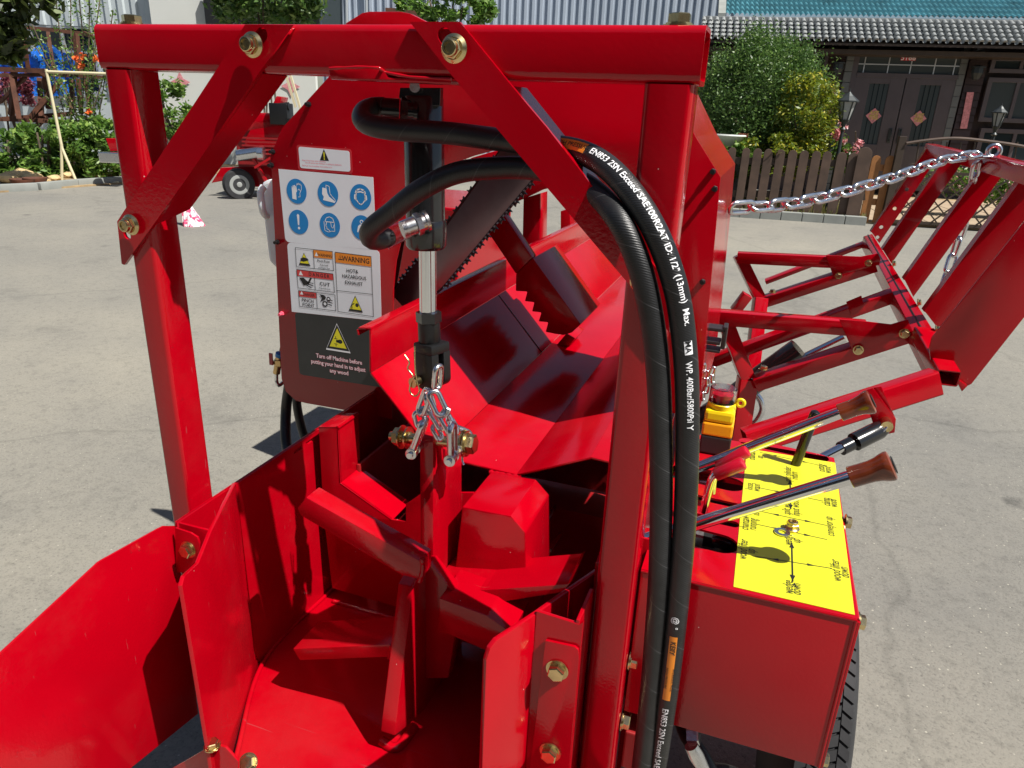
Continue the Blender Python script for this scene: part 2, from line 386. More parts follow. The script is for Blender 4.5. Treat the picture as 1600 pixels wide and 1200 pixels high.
def slice_rows(vs, fs, size):
    bm = bmesh.new(); V = [bm.verts.new(v) for v in vs]
    for f in fs:
        try: bm.faces.new([V[i] for i in f])
        except ValueError: pass
    for k in range(-5, 6): bmesh.ops.bisect_plane(bm, geom=bm.verts[:]+bm.edges[:]+bm.faces[:], plane_co=(0, k*size*.1, 0), plane_no=(0, 1, 0))
    bm.verts.index_update(); r = ([v.co.copy() for v in bm.verts], [tuple(v.index for v in f.verts) for f in bm.faces]); bm.free(); return r
class Print:
    """flat print on a surface: local metric plane with origin o and axes u (right), v (up), n (out)"""
    def __init__(self, o, u, v, n, gap=.0006):
        self.o, self.u, self.v, self.n, self.gap = Vector(o), Vector(u).normalized(), Vector(v).normalized(), Vector(n).normalized(), gap; self.b = {}
    def P(self, a, layer=1): return self.o + self.u*a[0] + self.v*a[1] + self.n*(self.gap*layer)
    def bm(self, m):
        if m.name not in self.b: self.b[m.name] = (bmesh.new(), m)
        return self.b[m.name][0]
    def poly(self, pts, m, layer=1):
        bm = self.bm(m); vs = [bm.verts.new(self.P(p, layer)) for p in pts]
        for t in tessellate_polygon([[Vector((*p, 0)) for p in pts]]):
            try: bm.faces.new([vs[i] for i in t])
            except ValueError: pass
    def circ(self, c, r, m, layer=1, n=36, ry=None): self.poly([(c[0]+r*cos(2*pi*i/n), c[1]+(ry or r)*sin(2*pi*i/n)) for i in range(n)], m, layer)
    def rect(self, c, w_, h_, m, layer=1, r=0.):
        self.poly([(c[0]+a, c[1]+b) for a, b in (rrect(w_, h_, r, 4) if r else ((-w_/2, -h_/2), (w_/2, -h_/2), (w_/2, h_/2), (-w_/2, h_/2)))], m, layer)
    def line(self, pts, wd, m, layer=1, closed=False):
        pts = [Vector(p) for p in pts]
        if closed: pts.append(pts[0])
        bm = self.bm(m)
        for a, b in zip(pts, pts[1:]):
            d = (b - a)
            if d.length < 1e-7: continue
            d.normalize(); q = Vector((-d.y, d.x))*wd/2; e = d*wd*.35
            vs = [bm.verts.new(self.P(p, layer)) for p in (a - e + q, a - e - q, b + e - q, b + e + q)]; bm.faces.new(vs)
    def text(self, s, c, size, m, layer=2, rot=0., bold=0., sx=1., shear=0., space=1.):
        vs, fs = text_mesh(s, size, bold, shear, space); bm = self.bm(m); cr, sr = cos(rot), sin(rot)
        V = []
        for p in vs:
            x, y = p.x*sx, p.y; V.append(bm.verts.new(self.P((c[0] + x*cr - y*sr, c[1] + x*sr + y*cr), layer)))
        for f in fs:
            try: bm.faces.new([V[i] for i in f])
            except ValueError: pass
    def tri(self, c, w_, h_, m, layer=1): self.poly([(c[0]-w_/2, c[1]-h_/2), (c[0]+w_/2, c[1]-h_/2), (c[0], c[1]+h_/2)], m, layer)
    def done(self, parent, name='printed_marks'):
        for bm, m in self.b.values():
            for f in bm.faces:
                f.normal_update()
                if f.normal.dot(self.n) < 0: f.normal_flip()
            me = bpy.data.meshes.new(name); bm.to_mesh(me); bm.free(); link(name, me, m, parent)
        self.b = {}
def fill_curve(name, loops, o, u, v, n, thick, mat, parent, **k):
    """plate with holes: outer loop + hole loops in the local plane"""
    cu = bpy.data.curves.new(name, 'CURVE'); cu.dimensions = '2D'; cu.fill_mode = 'BOTH'; cu.extrude = thick/2
    for lp in loops:
        sp = cu.splines.new('POLY'); sp.points.add(len(lp)-1); sp.use_cyclic_u = True
        for p, q in zip(sp.points, lp): p.co = (q[0], q[1], 0, 1)
    ob = bpy.data.objects.new('t', cu); COL.objects.link(ob); dg = bpy.context.evaluated_depsgraph_get()
    me = bpy.data.meshes.new_from_object(ob.evaluated_get(dg)); bpy.data.objects.remove(ob); bpy.data.curves.remove(cu)
    u, v, n = Vector(u).normalized(), Vector(v).normalized(), Vector(n).normalized()
    M = Matrix((u, v, n)).transposed().to_4x4(); M.translation = Vector(o) - n*thick/2; me.transform(M); me.materials.clear()
    return link(name, me, mat, parent, **k)
def foliage(bm, c, rad, n, leaf, flat=.0, dens=.55, rng=random, clump=0):
    """leaf faces spread through an ellipsoid shell; clump>0 gathers them in tufts"""
    c = Vector(c); tufts = []
    for _ in range(clump):
        d = Vector((rng.gauss(0, 1), rng.gauss(0, 1), rng.gauss(0, 1))).normalized(); r = rng.uniform(.62, .97)
        tufts.append(Vector((d.x*rad[0]*r, d.y*rad[1]*r, d.z*rad[2]*r)))
    tr = min(rad)*.24
    for i in range(n):
        if tufts:
            t = rng.choice(tufts); p = t + Vector((rng.gauss(0, tr*.55), rng.gauss(0, tr*.55), rng.gauss(0, tr*.5)))
        else:
            d = Vector((rng.gauss(0, 1), rng.gauss(0, 1), rng.gauss(0, 1))).normalized(); r = rng.uniform(dens, 1)
            p = Vector((d.x*rad[0]*r, d.y*rad[1]*r, d.z*rad[2]*r))
        a = Vector((rng.gauss(0, 1), rng.gauss(0, 1), rng.gauss(0, 1)*.7)).normalized(); b = a.orthogonal().normalized()
        b = (b*cos(rng.uniform(0, 6.28)) + a.cross(b)*sin(rng.uniform(0, 6.28))).normalized()
        s = leaf*rng.uniform(.6, 1.35); q = c + p
        vs = [bm.verts.new(q - a*s), bm.verts.new(q + b*s*.42 + a*s*.05), bm.verts.new(q + a*s), bm.verts.new(q - b*s*.42)]
        bm.faces.new(vs)
def mb(name, fn, mat, parent=None, **k):
    bm = bmesh.new(); fn(bm); return bm2(name, bm, mat, parent, **k)
X, Y, Z = Vector((1, 0, 0)), Vector((0, 1, 0)), Vector((0, 0, 1))
exec_parts = []

# ================================================================== SETTING
GZ = -H
def G(px, py): return U(px, py, 'z', GZ)
def AZ(px, py, D):
    p = B(px, py, D); return p.dot(_r0), p.z
def W3(a, z, D): return _r0*a + _f0*D + Z*z
def rectB(bm, x0, y0, x1, y1, D, th=.03, bev=0., grow=0.):
    """upright panel facing the camera heading; (x0,y0) its upper left, (x1,y1) its lower right; th = thickness backwards"""
    a0, z0 = AZ(x0, y0, D); a1, z1 = AZ(x1, y1, D)
    boxA(bm, a0 - grow, a1 + grow, z1 - grow, z0 + grow, D, th, bev); return a0, a1, z1, z0
def boxA(bm, a0, a1, z0, z1, D, th, bev=0.):
    add_prism(bm, [W3(a0, z0, D), W3(a1, z0, D), W3(a1, z1, D), W3(a0, z1, D)], _f0*th, bev)
def wall_base(a0, a1, D): return W3((a0+a1)/2, GZ, D)

bm = bmesh.new(); bmesh.ops.create_grid(bm, x_segments=2, y_segments=2, size=220)
bmesh.ops.translate(bm, verts=bm.verts, vec=(0, 0, GZ)); o = bm2('ground', bm, GROUND, kind='structure')

_keep = (_r0.copy(), _f0.copy()); TH = radians(12)
_rh, _fh = _keep[0]*cos(TH) - _keep[1]*sin(TH), _keep[1]*cos(TH) + _keep[0]*sin(TH)
_r0, _f0 = _rh, _fh      # the house and its fence stand turned by 12 degrees
# kerb and yard behind the fence (right)
kerbD = G(1340, 352).dot(_f0)
ka0, ka1 = G(1060, 338).dot(_r0), G(1352, 352).dot(_r0)
yard = root('kerb', 'grey concrete kerb edging the yard below the picket fence', 'kerb', W3((ka0+ka1)/2, GZ, kerbD))
n = 9
for i in range(n):
    a = ka0 + (ka1-ka0)*i/n; b = ka0 + (ka1-ka0)*(i+1)/n - .012
    mb('kerb_stone', lambda bm: boxA(bm, a, b, GZ-.05, GZ+.15, kerbD, .16, .008), KERB, yard)
bm = bmesh.new(); boxA(bm, ka0-.5, ka1, GZ, GZ+.10, kerbD+.165, 3.0); bm2('garden_soil', bm, SOIL, kind='structure')
bm = bmesh.new()
for i in range(5200):
    a = random.uniform(ka0, ka1); d_ = kerbD+.2+random.uniform(0, 2.2); p = W3(a, GZ+.10, d_); h_ = random.uniform(.04, .15); q = Vector((random.gauss(0, .03), random.gauss(0, .03), h_)); s_ = _r0*random.uniform(.008, .018)
    bm.faces.new([bm.verts.new(p-s_), bm.verts.new(p+s_), bm.verts.new(p+q)])
tag(bm2('dry_grass', bm, LGR, kind='stuff'), 'dry sparse grass growing behind the picket fence', 'grass')
# tan paved yard behind the lattice gate, slabs with joints
bm = bmesh.new(); boxA(bm, ka1+.02, ka1+9, GZ-.02, GZ+.035, kerbD+.35, 9); bm2('yard_base', bm, SOIL, kind='structure')
pv = root('paved_yard', 'tan stone paving seen through the lattice gate', 'paving', W3(ka1+3, GZ, kerbD+3))
bmt = bmesh.new(); boxA(bmt, -.29, .29, GZ+.035, GZ+.05, -.29, .58, .006); bmesh.ops.recalc_face_normals(bmt, faces=bmt.faces)
mt = bpy.data.meshes.new('paving_slab'); bmt.to_mesh(mt); bmt.free()
for i in range(11):
    for j in range(9):
        o = link('paving_slab', mt, PAVE, pv); o.location = Vector(o.location) + W3(ka1 + .35 + i*.6, 0, kerbD + .66 + j*.6)

# ------------------------------------------------------------------ house
HD = 20.8
a0 = AZ(1095, 70, HD)[0]; a1 = AZ(1720, 70, HD)[0]
zt = AZ(1350, 70, HD)[1]
house = root('house', 'dark timber house with teal tiled roof, grey tiled eave and mauve double door', 'house', W3((a0+a1)/2, GZ, HD))
# board wall: overlapped boards built one by one
bh = .17; nb = int((zt - GZ)/bh) + 1
dx0, dx1 = AZ(1325, 80, HD)[0], AZ(1517, 92, HD)[0]
wx0, wx1 = AZ(1546, 90, HD)[0], AZ(1720, 90, HD)[0]
lx0, lx1 = AZ(1252, 75, HD)[0], AZ(1296, 75, HD)[0]
mb('wall', lambda bm: [boxA(bm, a0, lx0, GZ, zt, HD+.05, .2), boxA(bm, lx1, dx0, GZ, zt, HD+.05, .2), boxA(bm, dx1, wx0, GZ, zt, HD+.05, .2), boxA(bm, lx0, a1, zt-.02, zt+.6, HD+.05, .2), boxA(bm, lx0, lx1, GZ, AZ(1270, 115, HD)[1], HD+.05, .2)], HWALL, house)
for k in range(nb):
    for s0, s1 in ((a0, lx0), (lx1, dx0), (dx1, wx0)):
        z_ = GZ + k*bh
        mb('board', lambda bm: add_prism(bm, [W3(s0, z_, HD), W3(s0, z_+bh-.012, HD+.03), W3(s0, z_+bh-.012, HD+.05), W3(s0, z_, HD+.05)], _r0*(s1-s0)), HWALL, house)
def window(par, x0, y0, x1, y1, D, glass, frame, vs=(), hs=(), fw=.06, name='window'):
    a0_, z1_ = AZ(x0, y0, D); a1_, z0_ = AZ(x1, y1, D)
    def fr(bm):
        boxA(bm, a0_, a1_, z1_-fw, z1_, D-.03, .09, .004); boxA(bm, a0_, a1_, z0_, z0_+fw, D-.03, .09, .004)
        boxA(bm, a0_, a0_+fw, z0_+fw, z1_-fw, D-.03, .09, .004); boxA(bm, a1_-fw, a1_, z0_+fw, z1_-fw, D-.03, .09, .004)
        for v in vs: c = a0_+(a1_-a0_)*v; boxA(bm, c-fw*.4, c+fw*.4, z0_+fw, z1_-fw, D-.02, .07, .003)
        for h_ in hs: c = z0_+(z1_-z0_)*h_; boxA(bm, a0_+fw, a1_-fw, c-fw*.4, c+fw*.4, D-.025, .07, .003)
    f = mb(name, fr, frame, par)
    g = mb('pane', lambda bm: boxA(bm, a0_+fw*.5, a1_-fw*.5, z0_+fw*.5, z1_-fw*.5, D+.02, .015), glass, f); 
    return f, (a0_, a1_, z0_, z1_)
# door surround
df, (fa0, fa1, fz0, fz1) = window(house, 1337, 77, 1463, 300, HD, GLASS, DOORM, hs=(), fw=.13, name='door_frame')
tr0, trz1 = AZ(1350, 84, HD-.02); tr1, trz0 = AZ(1483, 117, HD-.02)
fa0i, fa1i = fa0+.13, fa1-.13
mb('transom_bar', lambda bm: boxA(bm, fa0i, fa1i, trz0-.10, trz0, HD-.05, .12, .006), DOORM, house)
tw = mb('transom_window', lambda bm: boxA(bm, fa0i, fa1i, trz0, fz1-.13, HD+.0, .012), GLASS2, house)
mb('muntin', lambda bm: [boxA(bm, fa0i+(fa1i-fa0i)*v-.012, fa0i+(fa1i-fa0i)*v+.012, trz0, fz1-.13, HD-.015, .012) for v in (.06, .3, .52, .75, .94)] + [boxA(bm, fa0i, fa1i, (trz0+fz1-.13)/2-.012, (trz0+fz1-.13)/2+.012, HD-.015, .012)], ALU, tw)
mid = (fa0i+fa1i)/2
for s in (0, 1):
    la0, la1 = (fa0i, mid-.012) if s == 0 else (mid+.012, fa1i); st = .30*(la1-la0)
    dz1 = trz0-.10; dz0 = fz0+.13
    def leaf(bm):
        boxA(bm, la0, la0+st, dz0, dz1, HD-.03, .07, .006); boxA(bm, la1-st, la1, dz0, dz1, HD-.03, .07, .006)
        boxA(bm, la0+st, la1-st, dz1-.14, dz1, HD-.03, .07, .006); boxA(bm, la0+st, la1-st, dz0, dz0+.95, HD-.03, .07, .006)
    d_ = mb('door', leaf, DOORM, house)
    mb('pane', lambda bm: boxA(bm, la0+st, la1-st, dz0+.95, dz1-.14, HD+.0, .012), GLASS2, d_)
    mb('muntin', lambda bm: [boxA(bm, la0+st+(la1-la0-2*st)*v-.01, la0+st+(la1-la0-2*st)*v+.01, dz0+.95, dz1-.14, HD-.012, .01) for v in (.25, .5, .75)], GLASS, d_)
    mb('handle', lambda bm: (boxA(bm, (la1-.14 if s == 0 else la0+.06), (la1-.06 if s == 0 else la0+.14), dz0+1.0, dz0+1.35, HD-.055, .025, .01), sweep(bm, spline([W3((la1-.1 if s == 0 else la0+.1), dz0+1.05, HD-.06), W3((la1-.1 if s == 0 else la0+.1), dz0+1.1, HD-.13), W3((la1-.1 if s == 0 else la0+.1), dz0+1.28, HD-.13), W3((la1-.1 if s == 0 else la0+.1), dz0+1.32, HD-.06)], .03), .012, 8)), LAMPM, d_)
    c = B(1365, 181, HD-.035) if s == 0 else B(1435, 185, HD-.035)
    dm = mb('paper_diamond', lambda bm: add_prism(bm, [c + _r0*a*.185 + Z*b*.185 for a, b in ((1, 0), (0, 1), (-1, 0), (0, -1))], _f0*.003), COUP, d_)
    pr = Print(c, _r0, Z, -_f0, .002); pr.text('福', (0, 0), .23, GOLD, 1, bold=.02); pr.done(d_, 'character')
# stone blocks beside the door
for xa, xb in ((1325, 1337), (1505, 1516)):
    ba0 = AZ(xa, 78, HD)[0]; ba1 = AZ(xb, 78, HD)[0]; zz = GZ; k = 0
    while zz < fz1:
        mb('stone_block', lambda bm: boxA(bm, ba0+.004, ba1-.004, zz, zz+.235, HD-.05, .2, .008), STONE, house); zz += .245
# number plate, couplets, right windows, lamps, camera
pl = mb('number_plate', lambda bm: rectB(bm, 1409, 85.5, 1430.5, 95, HD-.06, .01), SIGNR, house)
c = B(1419.5, 90.5, HD-.062); pr = Print(c, _r0, Z, -_f0, .002); pr.text('5166', (0, 0), .17, WPR, 1, bold=.015); pr.done(pl, 'digits')
mb('couplet_strip', lambda bm: rectB(bm, 1513, 144, 1506, 200, HD-.02, .004) if 0 else add_prism(bm, [B(1511, 144, HD-.02), B(1522, 144, HD-.02), B(1511, 201, HD-.02), B(1500, 201, HD-.02)], _f0*.004), COUP, house)
mb('couplet_strip', lambda bm: add_prism(bm, [B(1299, 135, HD-.02), B(1308, 135, HD-.02), B(1300, 190, HD-.02), B(1292, 190, HD-.02)], _f0*.004), COUP, house)
window(house, 1551, 88, 1720, 118, HD, GLASS, DOORM, vs=(.28, .64), fw=.09)
window(house, 1545, 121, 1715, 197, HD, GLASS2, DOORM, vs=(.26, .64), fw=.10)
window(house, 1533, 200, 1705, 262, HD, GLASS, DOORM, vs=(.3, .64), fw=.10)
window(house, 1256, 80, 1290, 114, HD, GLASS, DOORM, vs=(.5,), fw=.08)
def wall_lamp(px, py, D):
    c = B(px, py, D)
    def f(bm):
        add_lathe(bm, c, -Z, [(-.17, .01), (-.16, .05), (-.12, .17), (-.10, .17), (-.10, .12), (.02, .13), (.16, .07), (.18, .02)], 8)
        add_bar(bm, c + _f0*.28 + Z*.12, c + Z*.12, .03, .03)
    mb('wall_lamp', f, LAMPM, house)
    mb('lamp_glass', lambda bm: add_lathe(bm, c, -Z, [(-.10, .10), (.02, .122), (.14, .07)], 8), STONE, house)
wall_lamp(1310, 106, HD-.3); wall_lamp(1527, 113, HD-.3)
c = B(1529, 80, HD-.2); mb('security_camera', lambda bm: (add_cyl(bm, c+_r0*.1, c-_r0*.12-Z*.06-_f0*.1, .06), add_bar(bm, c+Z*.12+_f0*.2, c, .05, .05)), PLAST, house)
# eave of grey half round tiles, column by column
e0 = AZ(1096, 66, HD-1.0); pitch = 11.35 / (F/ray(1350, 60).dot(_f0)**0 / (HD-1.0)) * 1.0
zlo, zhi = AZ(1350, 67, HD-1.0)[1], AZ(1350, 35, HD-.15)[1]
pa = AZ(1350, 60, HD-1.0)[0]; pitch = AZ(1361.4, 60, HD-1.0)[0] - pa
def tilecol(bm):
    run = Vector((0, 0, zhi-zlo)) + _f0*.85; nrow = 5; L_ = run.length; d = run.normalized()
    nn = d.cross(_r0).normalized(); nn = nn if nn.z > 0 else -nn
    for r in range(nrow):
        base = d*(L_*r/nrow) + nn*(.05*0); top = d*(L_*(r+1.25)/nrow) 
        for kind in (0, 1):
            rad = pitch*.30 if kind == 0 else pitch*.27; off = _r0*(pitch*.5*kind); sg = 1 if kind == 0 else -1
            lift0, lift1 = (.045, .0) ; A = []; C = []
            for i in range(7):
                th = pi*i/6; v = _r0*cos(th)*rad + nn*sin(th)*rad*sg
                A.append(bm.verts.new(base+off+v+nn*(lift0 + (.03 if kind == 0 else .02)))); C.append(bm.verts.new(top+off+v+nn*(lift1 + (.03 if kind == 0 else .02))))
            for i in range(6): bm.faces.new((A[i], A[i+1], C[i+1], C[i]))
            if kind == 0: bm.faces.new(A)
bmt = bmesh.new(); tilecol(bmt); mt = bpy.data.meshes.new('tile_column'); bmt.to_mesh(mt); bmt.free()
na = int((a1 - e0[0])/pitch)
slope = (AZ(1600, 69, HD-1.0)[1] - AZ(1110, 66, HD-1.0)[1])
for i in range(na):
    o = link('eave_tile', mt, GTILE, house); o.location = Vector(o.location) + W3(e0[0] + i*pitch, zlo, HD-1.0)
mb('eave_soffit', lambda bm: (add_prism(bm, [W3(e0[0], zlo-.06, HD-1.0), W3(e0[0], zlo-.01, HD-1.0), W3(e0[0], zhi-.04, HD-.1), W3(e0[0], zhi-.10, HD-.1)], _r0*(a1-e0[0])), boxA(bm, e0[0], a1, zlo-.22, zlo-.12, HD-.75, .8)), FENCD, house)
# ridge cap between the eave and the teal roof
mb('ridge_cap', lambda bm: boxA(bm, e0[0], a1, zhi-.02, zhi+.10, HD-.12, .1, .01), GTILE, house)
# teal roof: wavy tile sheet with stepped courses
def teal(bm):
    r0_ = AZ(1131, 33, HD)[0]; cp = AZ(1358, 20, HD+1)[0]-AZ(1350, 20, HD+1)[0]; nc = int((a1-r0_)/cp); rows = 26; rl = .34
    nx = nc*6; grid = []
    for r in range(rows):
        for e in (0, 1):
            row = []
            for i in range(nx+1):
                a = r0_ + i*cp/6 - r*rl*.0; s_ = (r + e)*rl; hgt = abs(sin(pi*i/6))*.06 + (.055 if e == 0 else 0)
                row.append(bm.verts.new(W3(a + s_*.35*0, zhi+.08 + s_*.42 + hgt, HD + s_*.9)))
            grid.append(row)
    for r in range(len(grid)-1):
        for i in range(nx): bm.faces.new((grid[r][i], grid[r][i+1], grid[r+1][i+1], grid[r+1][i]))
mb('roof', teal, TEAL, house, smooth=None)
r0_ = AZ(1131, 33, HD)[0]
mb('gable_trim', lambda bm: add_prism(bm, [W3(r0_-.16, zhi+.0, HD-.05), W3(r0_+.02, zhi+.0, HD-.05), W3(r0_+.02, zhi+.18, HD-.05), W3(r0_-.16, zhi+.18, HD-.05)], _f0*8.2 + Z*3.85), KERB, house)

mb('back_wall', lambda bm: boxA(bm, a0, a1, GZ, zt+.6, HD+.3, .1), HWALL, house)
_r0, _f0 = _keep
# ------------------------------------------------------------------ far cladding building (top)
D2 = 31.
b0, b1 = AZ(500, 40, D2)[0], AZ(1160, 40, D2)[0]; top2 = AZ(800, -190, D2)[1]
shed = root('factory_building', 'long blue-grey corrugated metal building behind the machine', 'building', W3((b0+b1)/2, GZ, D2))
def corr(bm, s0, s1, z0, z1, D, p, dep):
    n_ = int((s1-s0)/p); prof = []
    for i in range(n_):
        for f, h_ in ((0, 0), (.45, 0), (.55, dep), (.9, dep)): prof.append((s0+(i+f)*p, h_))
    A = [bm.verts.new(W3(a, z0, D-h_)) for a, h_ in prof]; C = [bm.verts.new(W3(a, z1, D-h_)) for a, h_ in prof]
    for i in range(len(prof)-1): bm.faces.new((A[i], A[i+1], C[i+1], C[i]))
mb('wall', lambda bm: (corr(bm, b0, b1, GZ, top2, D2, .30, .07), boxA(bm, b0, b1, GZ, top2, D2+.02, .3)), PANELB, shed)
mb('window_band', lambda bm: rectB(bm, 500, -30, 536, 60, D2-.1, .05), GLASS2, shed)
for xx in (571, 668, 540): mb('downpipe', lambda bm: add_cyl(bm, B(xx, -80, D2-.2), B(xx+3, 120, D2-.2), .06), ALU, shed)
mb('window_canopy', lambda bm: rectB(bm, 602, 12, 668, 40, D2-.6, .6), RUST, shed)

# ------------------------------------------------------------------ pale building on the left with glazing and tarp
D3 = 21.
l0, l1 = AZ(-260, 40, D3)[0], AZ(312, 20, D3)[0]; top3 = AZ(100, -260, D3)[1]
pale = root('workshop_building', 'pale metal clad workshop with dark glazing at the left edge', 'building', W3((l0+l1)/2, GZ, D3))
g0, gz1 = AZ(-250, 26, D3); g1 = AZ(142, 26, D3)[0]; gz0 = AZ(60, 143, D3)[1]
mb('wall', lambda bm: (boxA(bm, l0, l1, GZ, gz0, D3, .3), corr(bm, l0, l1, gz1, top3, D3-.02, .36, .05), boxA(bm, l0, l1, gz1, top3, D3, .3), corr(bm, g1, l1, gz0, gz1, D3-.02, .36, .05), boxA(bm, g1, l1, gz0, gz1, D3, .3)), PANEL, pale)
mb('pane', lambda bm: boxA(bm, g0, g1, gz0, gz1, D3+.12, .02), GLASS, pale)
for i in range(9):
    a = g1 - .03 - i*(g1-g0)/8; mb('mullion', lambda bm: boxA(bm, a-.035, a+.035, gz0, gz1, D3-.02, .12, .004), ALU, pale)
mb('transom', lambda bm: [boxA(bm, g0, g1, z_-.03, z_+.03, D3-.01, .1, .004) for z_ in (gz0+.03, gz1-.03, gz0+(gz1-gz0)*.62)], ALU, pale)
mb('sill', lambda bm: boxA(bm, g0, g1, gz0-.10, gz0-.03, D3-.10, .2, .006), KERB, pale)
# white wall further right with pink stars
w0, w1 = AZ(246, 108, D3-.4)[0], AZ(492, 108, D3-.4)[0]
wz1 = AZ(300, 104, D3-.4)[1]
ww = root('white_wall', 'white painted wall with pink diamonds behind the hedge', 'wall', W3((w0+w1)/2, GZ, D3-.4))
dx = AZ(372, 112, D3-.4)[0]; dx2 = AZ(384, 112, D3-.4)[0]
wz2 = AZ(300, -60, D3-.4)[1]
mb('wall_panel', lambda bm: boxA(bm, w0, dx, GZ, wz2, D3-.4, .2), WWALL, ww); mb('wall_panel', lambda bm: boxA(bm, dx2, w1, GZ, wz2, D3-.4, .2), WWALL, ww)
mb('dark_doorway', lambda bm: boxA(bm, dx, dx2, GZ, wz2, D3-.2, .05), INK, ww)
mb('canopy', lambda bm: boxA(bm, AZ(322, 20, D3-.5)[0], AZ(500, 20, D3-.5)[0], AZ(322, 45, D3-.5)[1], AZ(322, -20, D3-.5)[1], D3-.6, .1), INK, ww)
for px, py in ((282, 128), (454, 135)):
    c = B(px, py, D3-.42); pts = []
    for i in range(8): r = .26 if i % 2 == 0 else .12; pts.append(c + _r0*r*cos(pi*i/4) + Z*r*sin(pi*i/4))
    mb('pink_star', lambda bm: add_prism(bm, pts, -_f0*.004), COUP, ww)
# tarp hung inside the frame
bm = bmesh.new(); gr = []
for j in range(26):
    row = []
    for i in range(40):
        u_, v_ = i/39, j/25
        px = -10 + 135*u_; ytop = 100 - 34*math.exp(-((u_-.6)/.22)**2) - 8*math.exp(-((u_-.86)/.06)**2); py = 150 + (ytop-150)*v_
        dd = D3-.55 + .16*sin(9*u_*pi + 5*v_) * (.3+v_) + .09*sin(23*u_ + 9*v_*v_) + random.uniform(-.03, .03) - .25*(1-v_)
        row.append(bm.verts.new(B(px, py, dd)))
    gr.append(row)
for j in range(25):
    for i in range(39): bm.faces.new((gr[j][i], gr[j][i+1], gr[j+1][i+1], gr[j+1][i]))
bmesh.ops.solidify(bm, geom=bm.faces[:], thickness=.01)
tag(bm2('tarpaulin', bm, TARP, smooth=25), 'bright blue crumpled tarpaulin behind the rusty frame', 'tarpaulin')

# rusty frame
D4 = 17.2
rf = root('rusty_frame', 'rusty angle iron rack standing behind the hedge', 'rack', B(80, 285, D4))
def rb(x0, y0, x1, y1, t=.07, d0=D4, d1=D4, m=RUST, par=None, name='bar'):
    bar(name, B(x0, y0, d0), B(x1, y1, d1), t, t, m, par or rf, bev=0)
for s in ((-60, 106, 72, 111), (-60, 118, 70, 117), (72, 116, 180, 122), (35, 42, 145, 54), (35, 43, 44, 108), (75, 50, 84, 110), (118, 52, 124, 112), (132, 52, 150, 60), (-60, 184, 160, 192), (5, 186, 110, 178), (60, 188, 165, 196),
          (18, 118, 30, 186), (22, 112, 18, 180), (62, 122, 65, 182), (70, 118, 76, 170), (112, 125, 112, 180), (122, 122, 127, 178), (133, 124, 142, 180), (40, 120, 0, 160), (96, 124, 48, 184), (72, 182, 50, 205)):
    rb(*s, t=random.uniform(.06, .10), d0=D4+random.uniform(-.3, .3), d1=D4+random.uniform(-.3, .3))
D5 = 15.0
cs = root('cream_stand', 'cream tubular stand leaning by the hedge', 'stand', B(100, 298, D5))
for s in ((72, 108, 97, 232), (97, 232, 127, 302), (72, 112, 185, 116), (96, 225, 97, 299), (103, 298, 185, 285), (127, 303, 185, 292)):
    p0, p1 = B(s[0], s[1], D5), B(s[2], s[3], D5); mb('tube', lambda bm: add_cyl(bm, p0, p1, .028, n=10), CREAM, cs)

# hedges, climbers, trees on the left
def hedge(name, label, cat, items, mat, leaf, base, group=None):
    t = root(name, label, cat, base, group); rng = random.Random(hash(label) % 1000 if 0 else len(label)*7+13)
    bm = bmesh.new()
    for c, r, n_, cl in items: foliage(bm, c, r, n_, leaf, rng=rng, clump=cl, dens=.45)
    me = bpy.data.meshes.new('crown'); bm.to_mesh(me); bm.free(); link('foliage', me, mat, t, kind='stuff')
    bm = bmesh.new()
    for c, r, n_, cl in items:
        for q in range(4):
            c_ = Vector(c); b_ = Vector((c_.x + random.uniform(-.3, .3)*r[0], c_.y + random.uniform(-.2, .2), base[2])); 
            sweep(bm, spline([b_, (b_+c_)/2 + Vector((random.uniform(-.1, .1), 0, 0)), c_ + Vector((random.uniform(-.5, .5)*r[0], 0, random.uniform(0, .5)*r[2]))], .2), .022, 6)
    bm2('stems', bm, BARK, t); return t
D6 = 15.8
for i, px in enumerate((-40, 18, 66, 112, 158)):
    c = B(px, 232 + (i % 2)*6, D6 + .3*(i % 2)); gzb = G(px, 292); 
    lab = ['glossy green hedge bush at the left picture edge', 'leafy green hedge bush left of the cream stand', 'taller green hedge bush behind the cream stand', 'round green hedge bush right of the cream stand', 'green hedge bush beside the red frame post'][i]
    hedge('hedge_bush', lab, 'bush', [(c, (.62, .5, .72), 2600, 34), (c - Z*.45, (.6, .5, .45), 900, 14)], LG, .068, Vector((c.x, c.y, GZ)), 'hedge bushes along the kerb')
c = B(268, 178, 16.6); hedge('shrub', 'bright green shrub seen through the red frame triangle', 'shrub', [(c, (.62, .5, .75), 2600, 30), (c-Z*.9, (.7, .5, .8), 1200, 18)], LG, .06, Vector((c.x, c.y, GZ)))
c = B(222, 190, 16.0); hedge('shrub', 'green shrub hidden partly by the left frame post', 'shrub', [(c, (.5, .4, .7), 1600, 22)], LG, .06, Vector((c.x, c.y, GZ)))
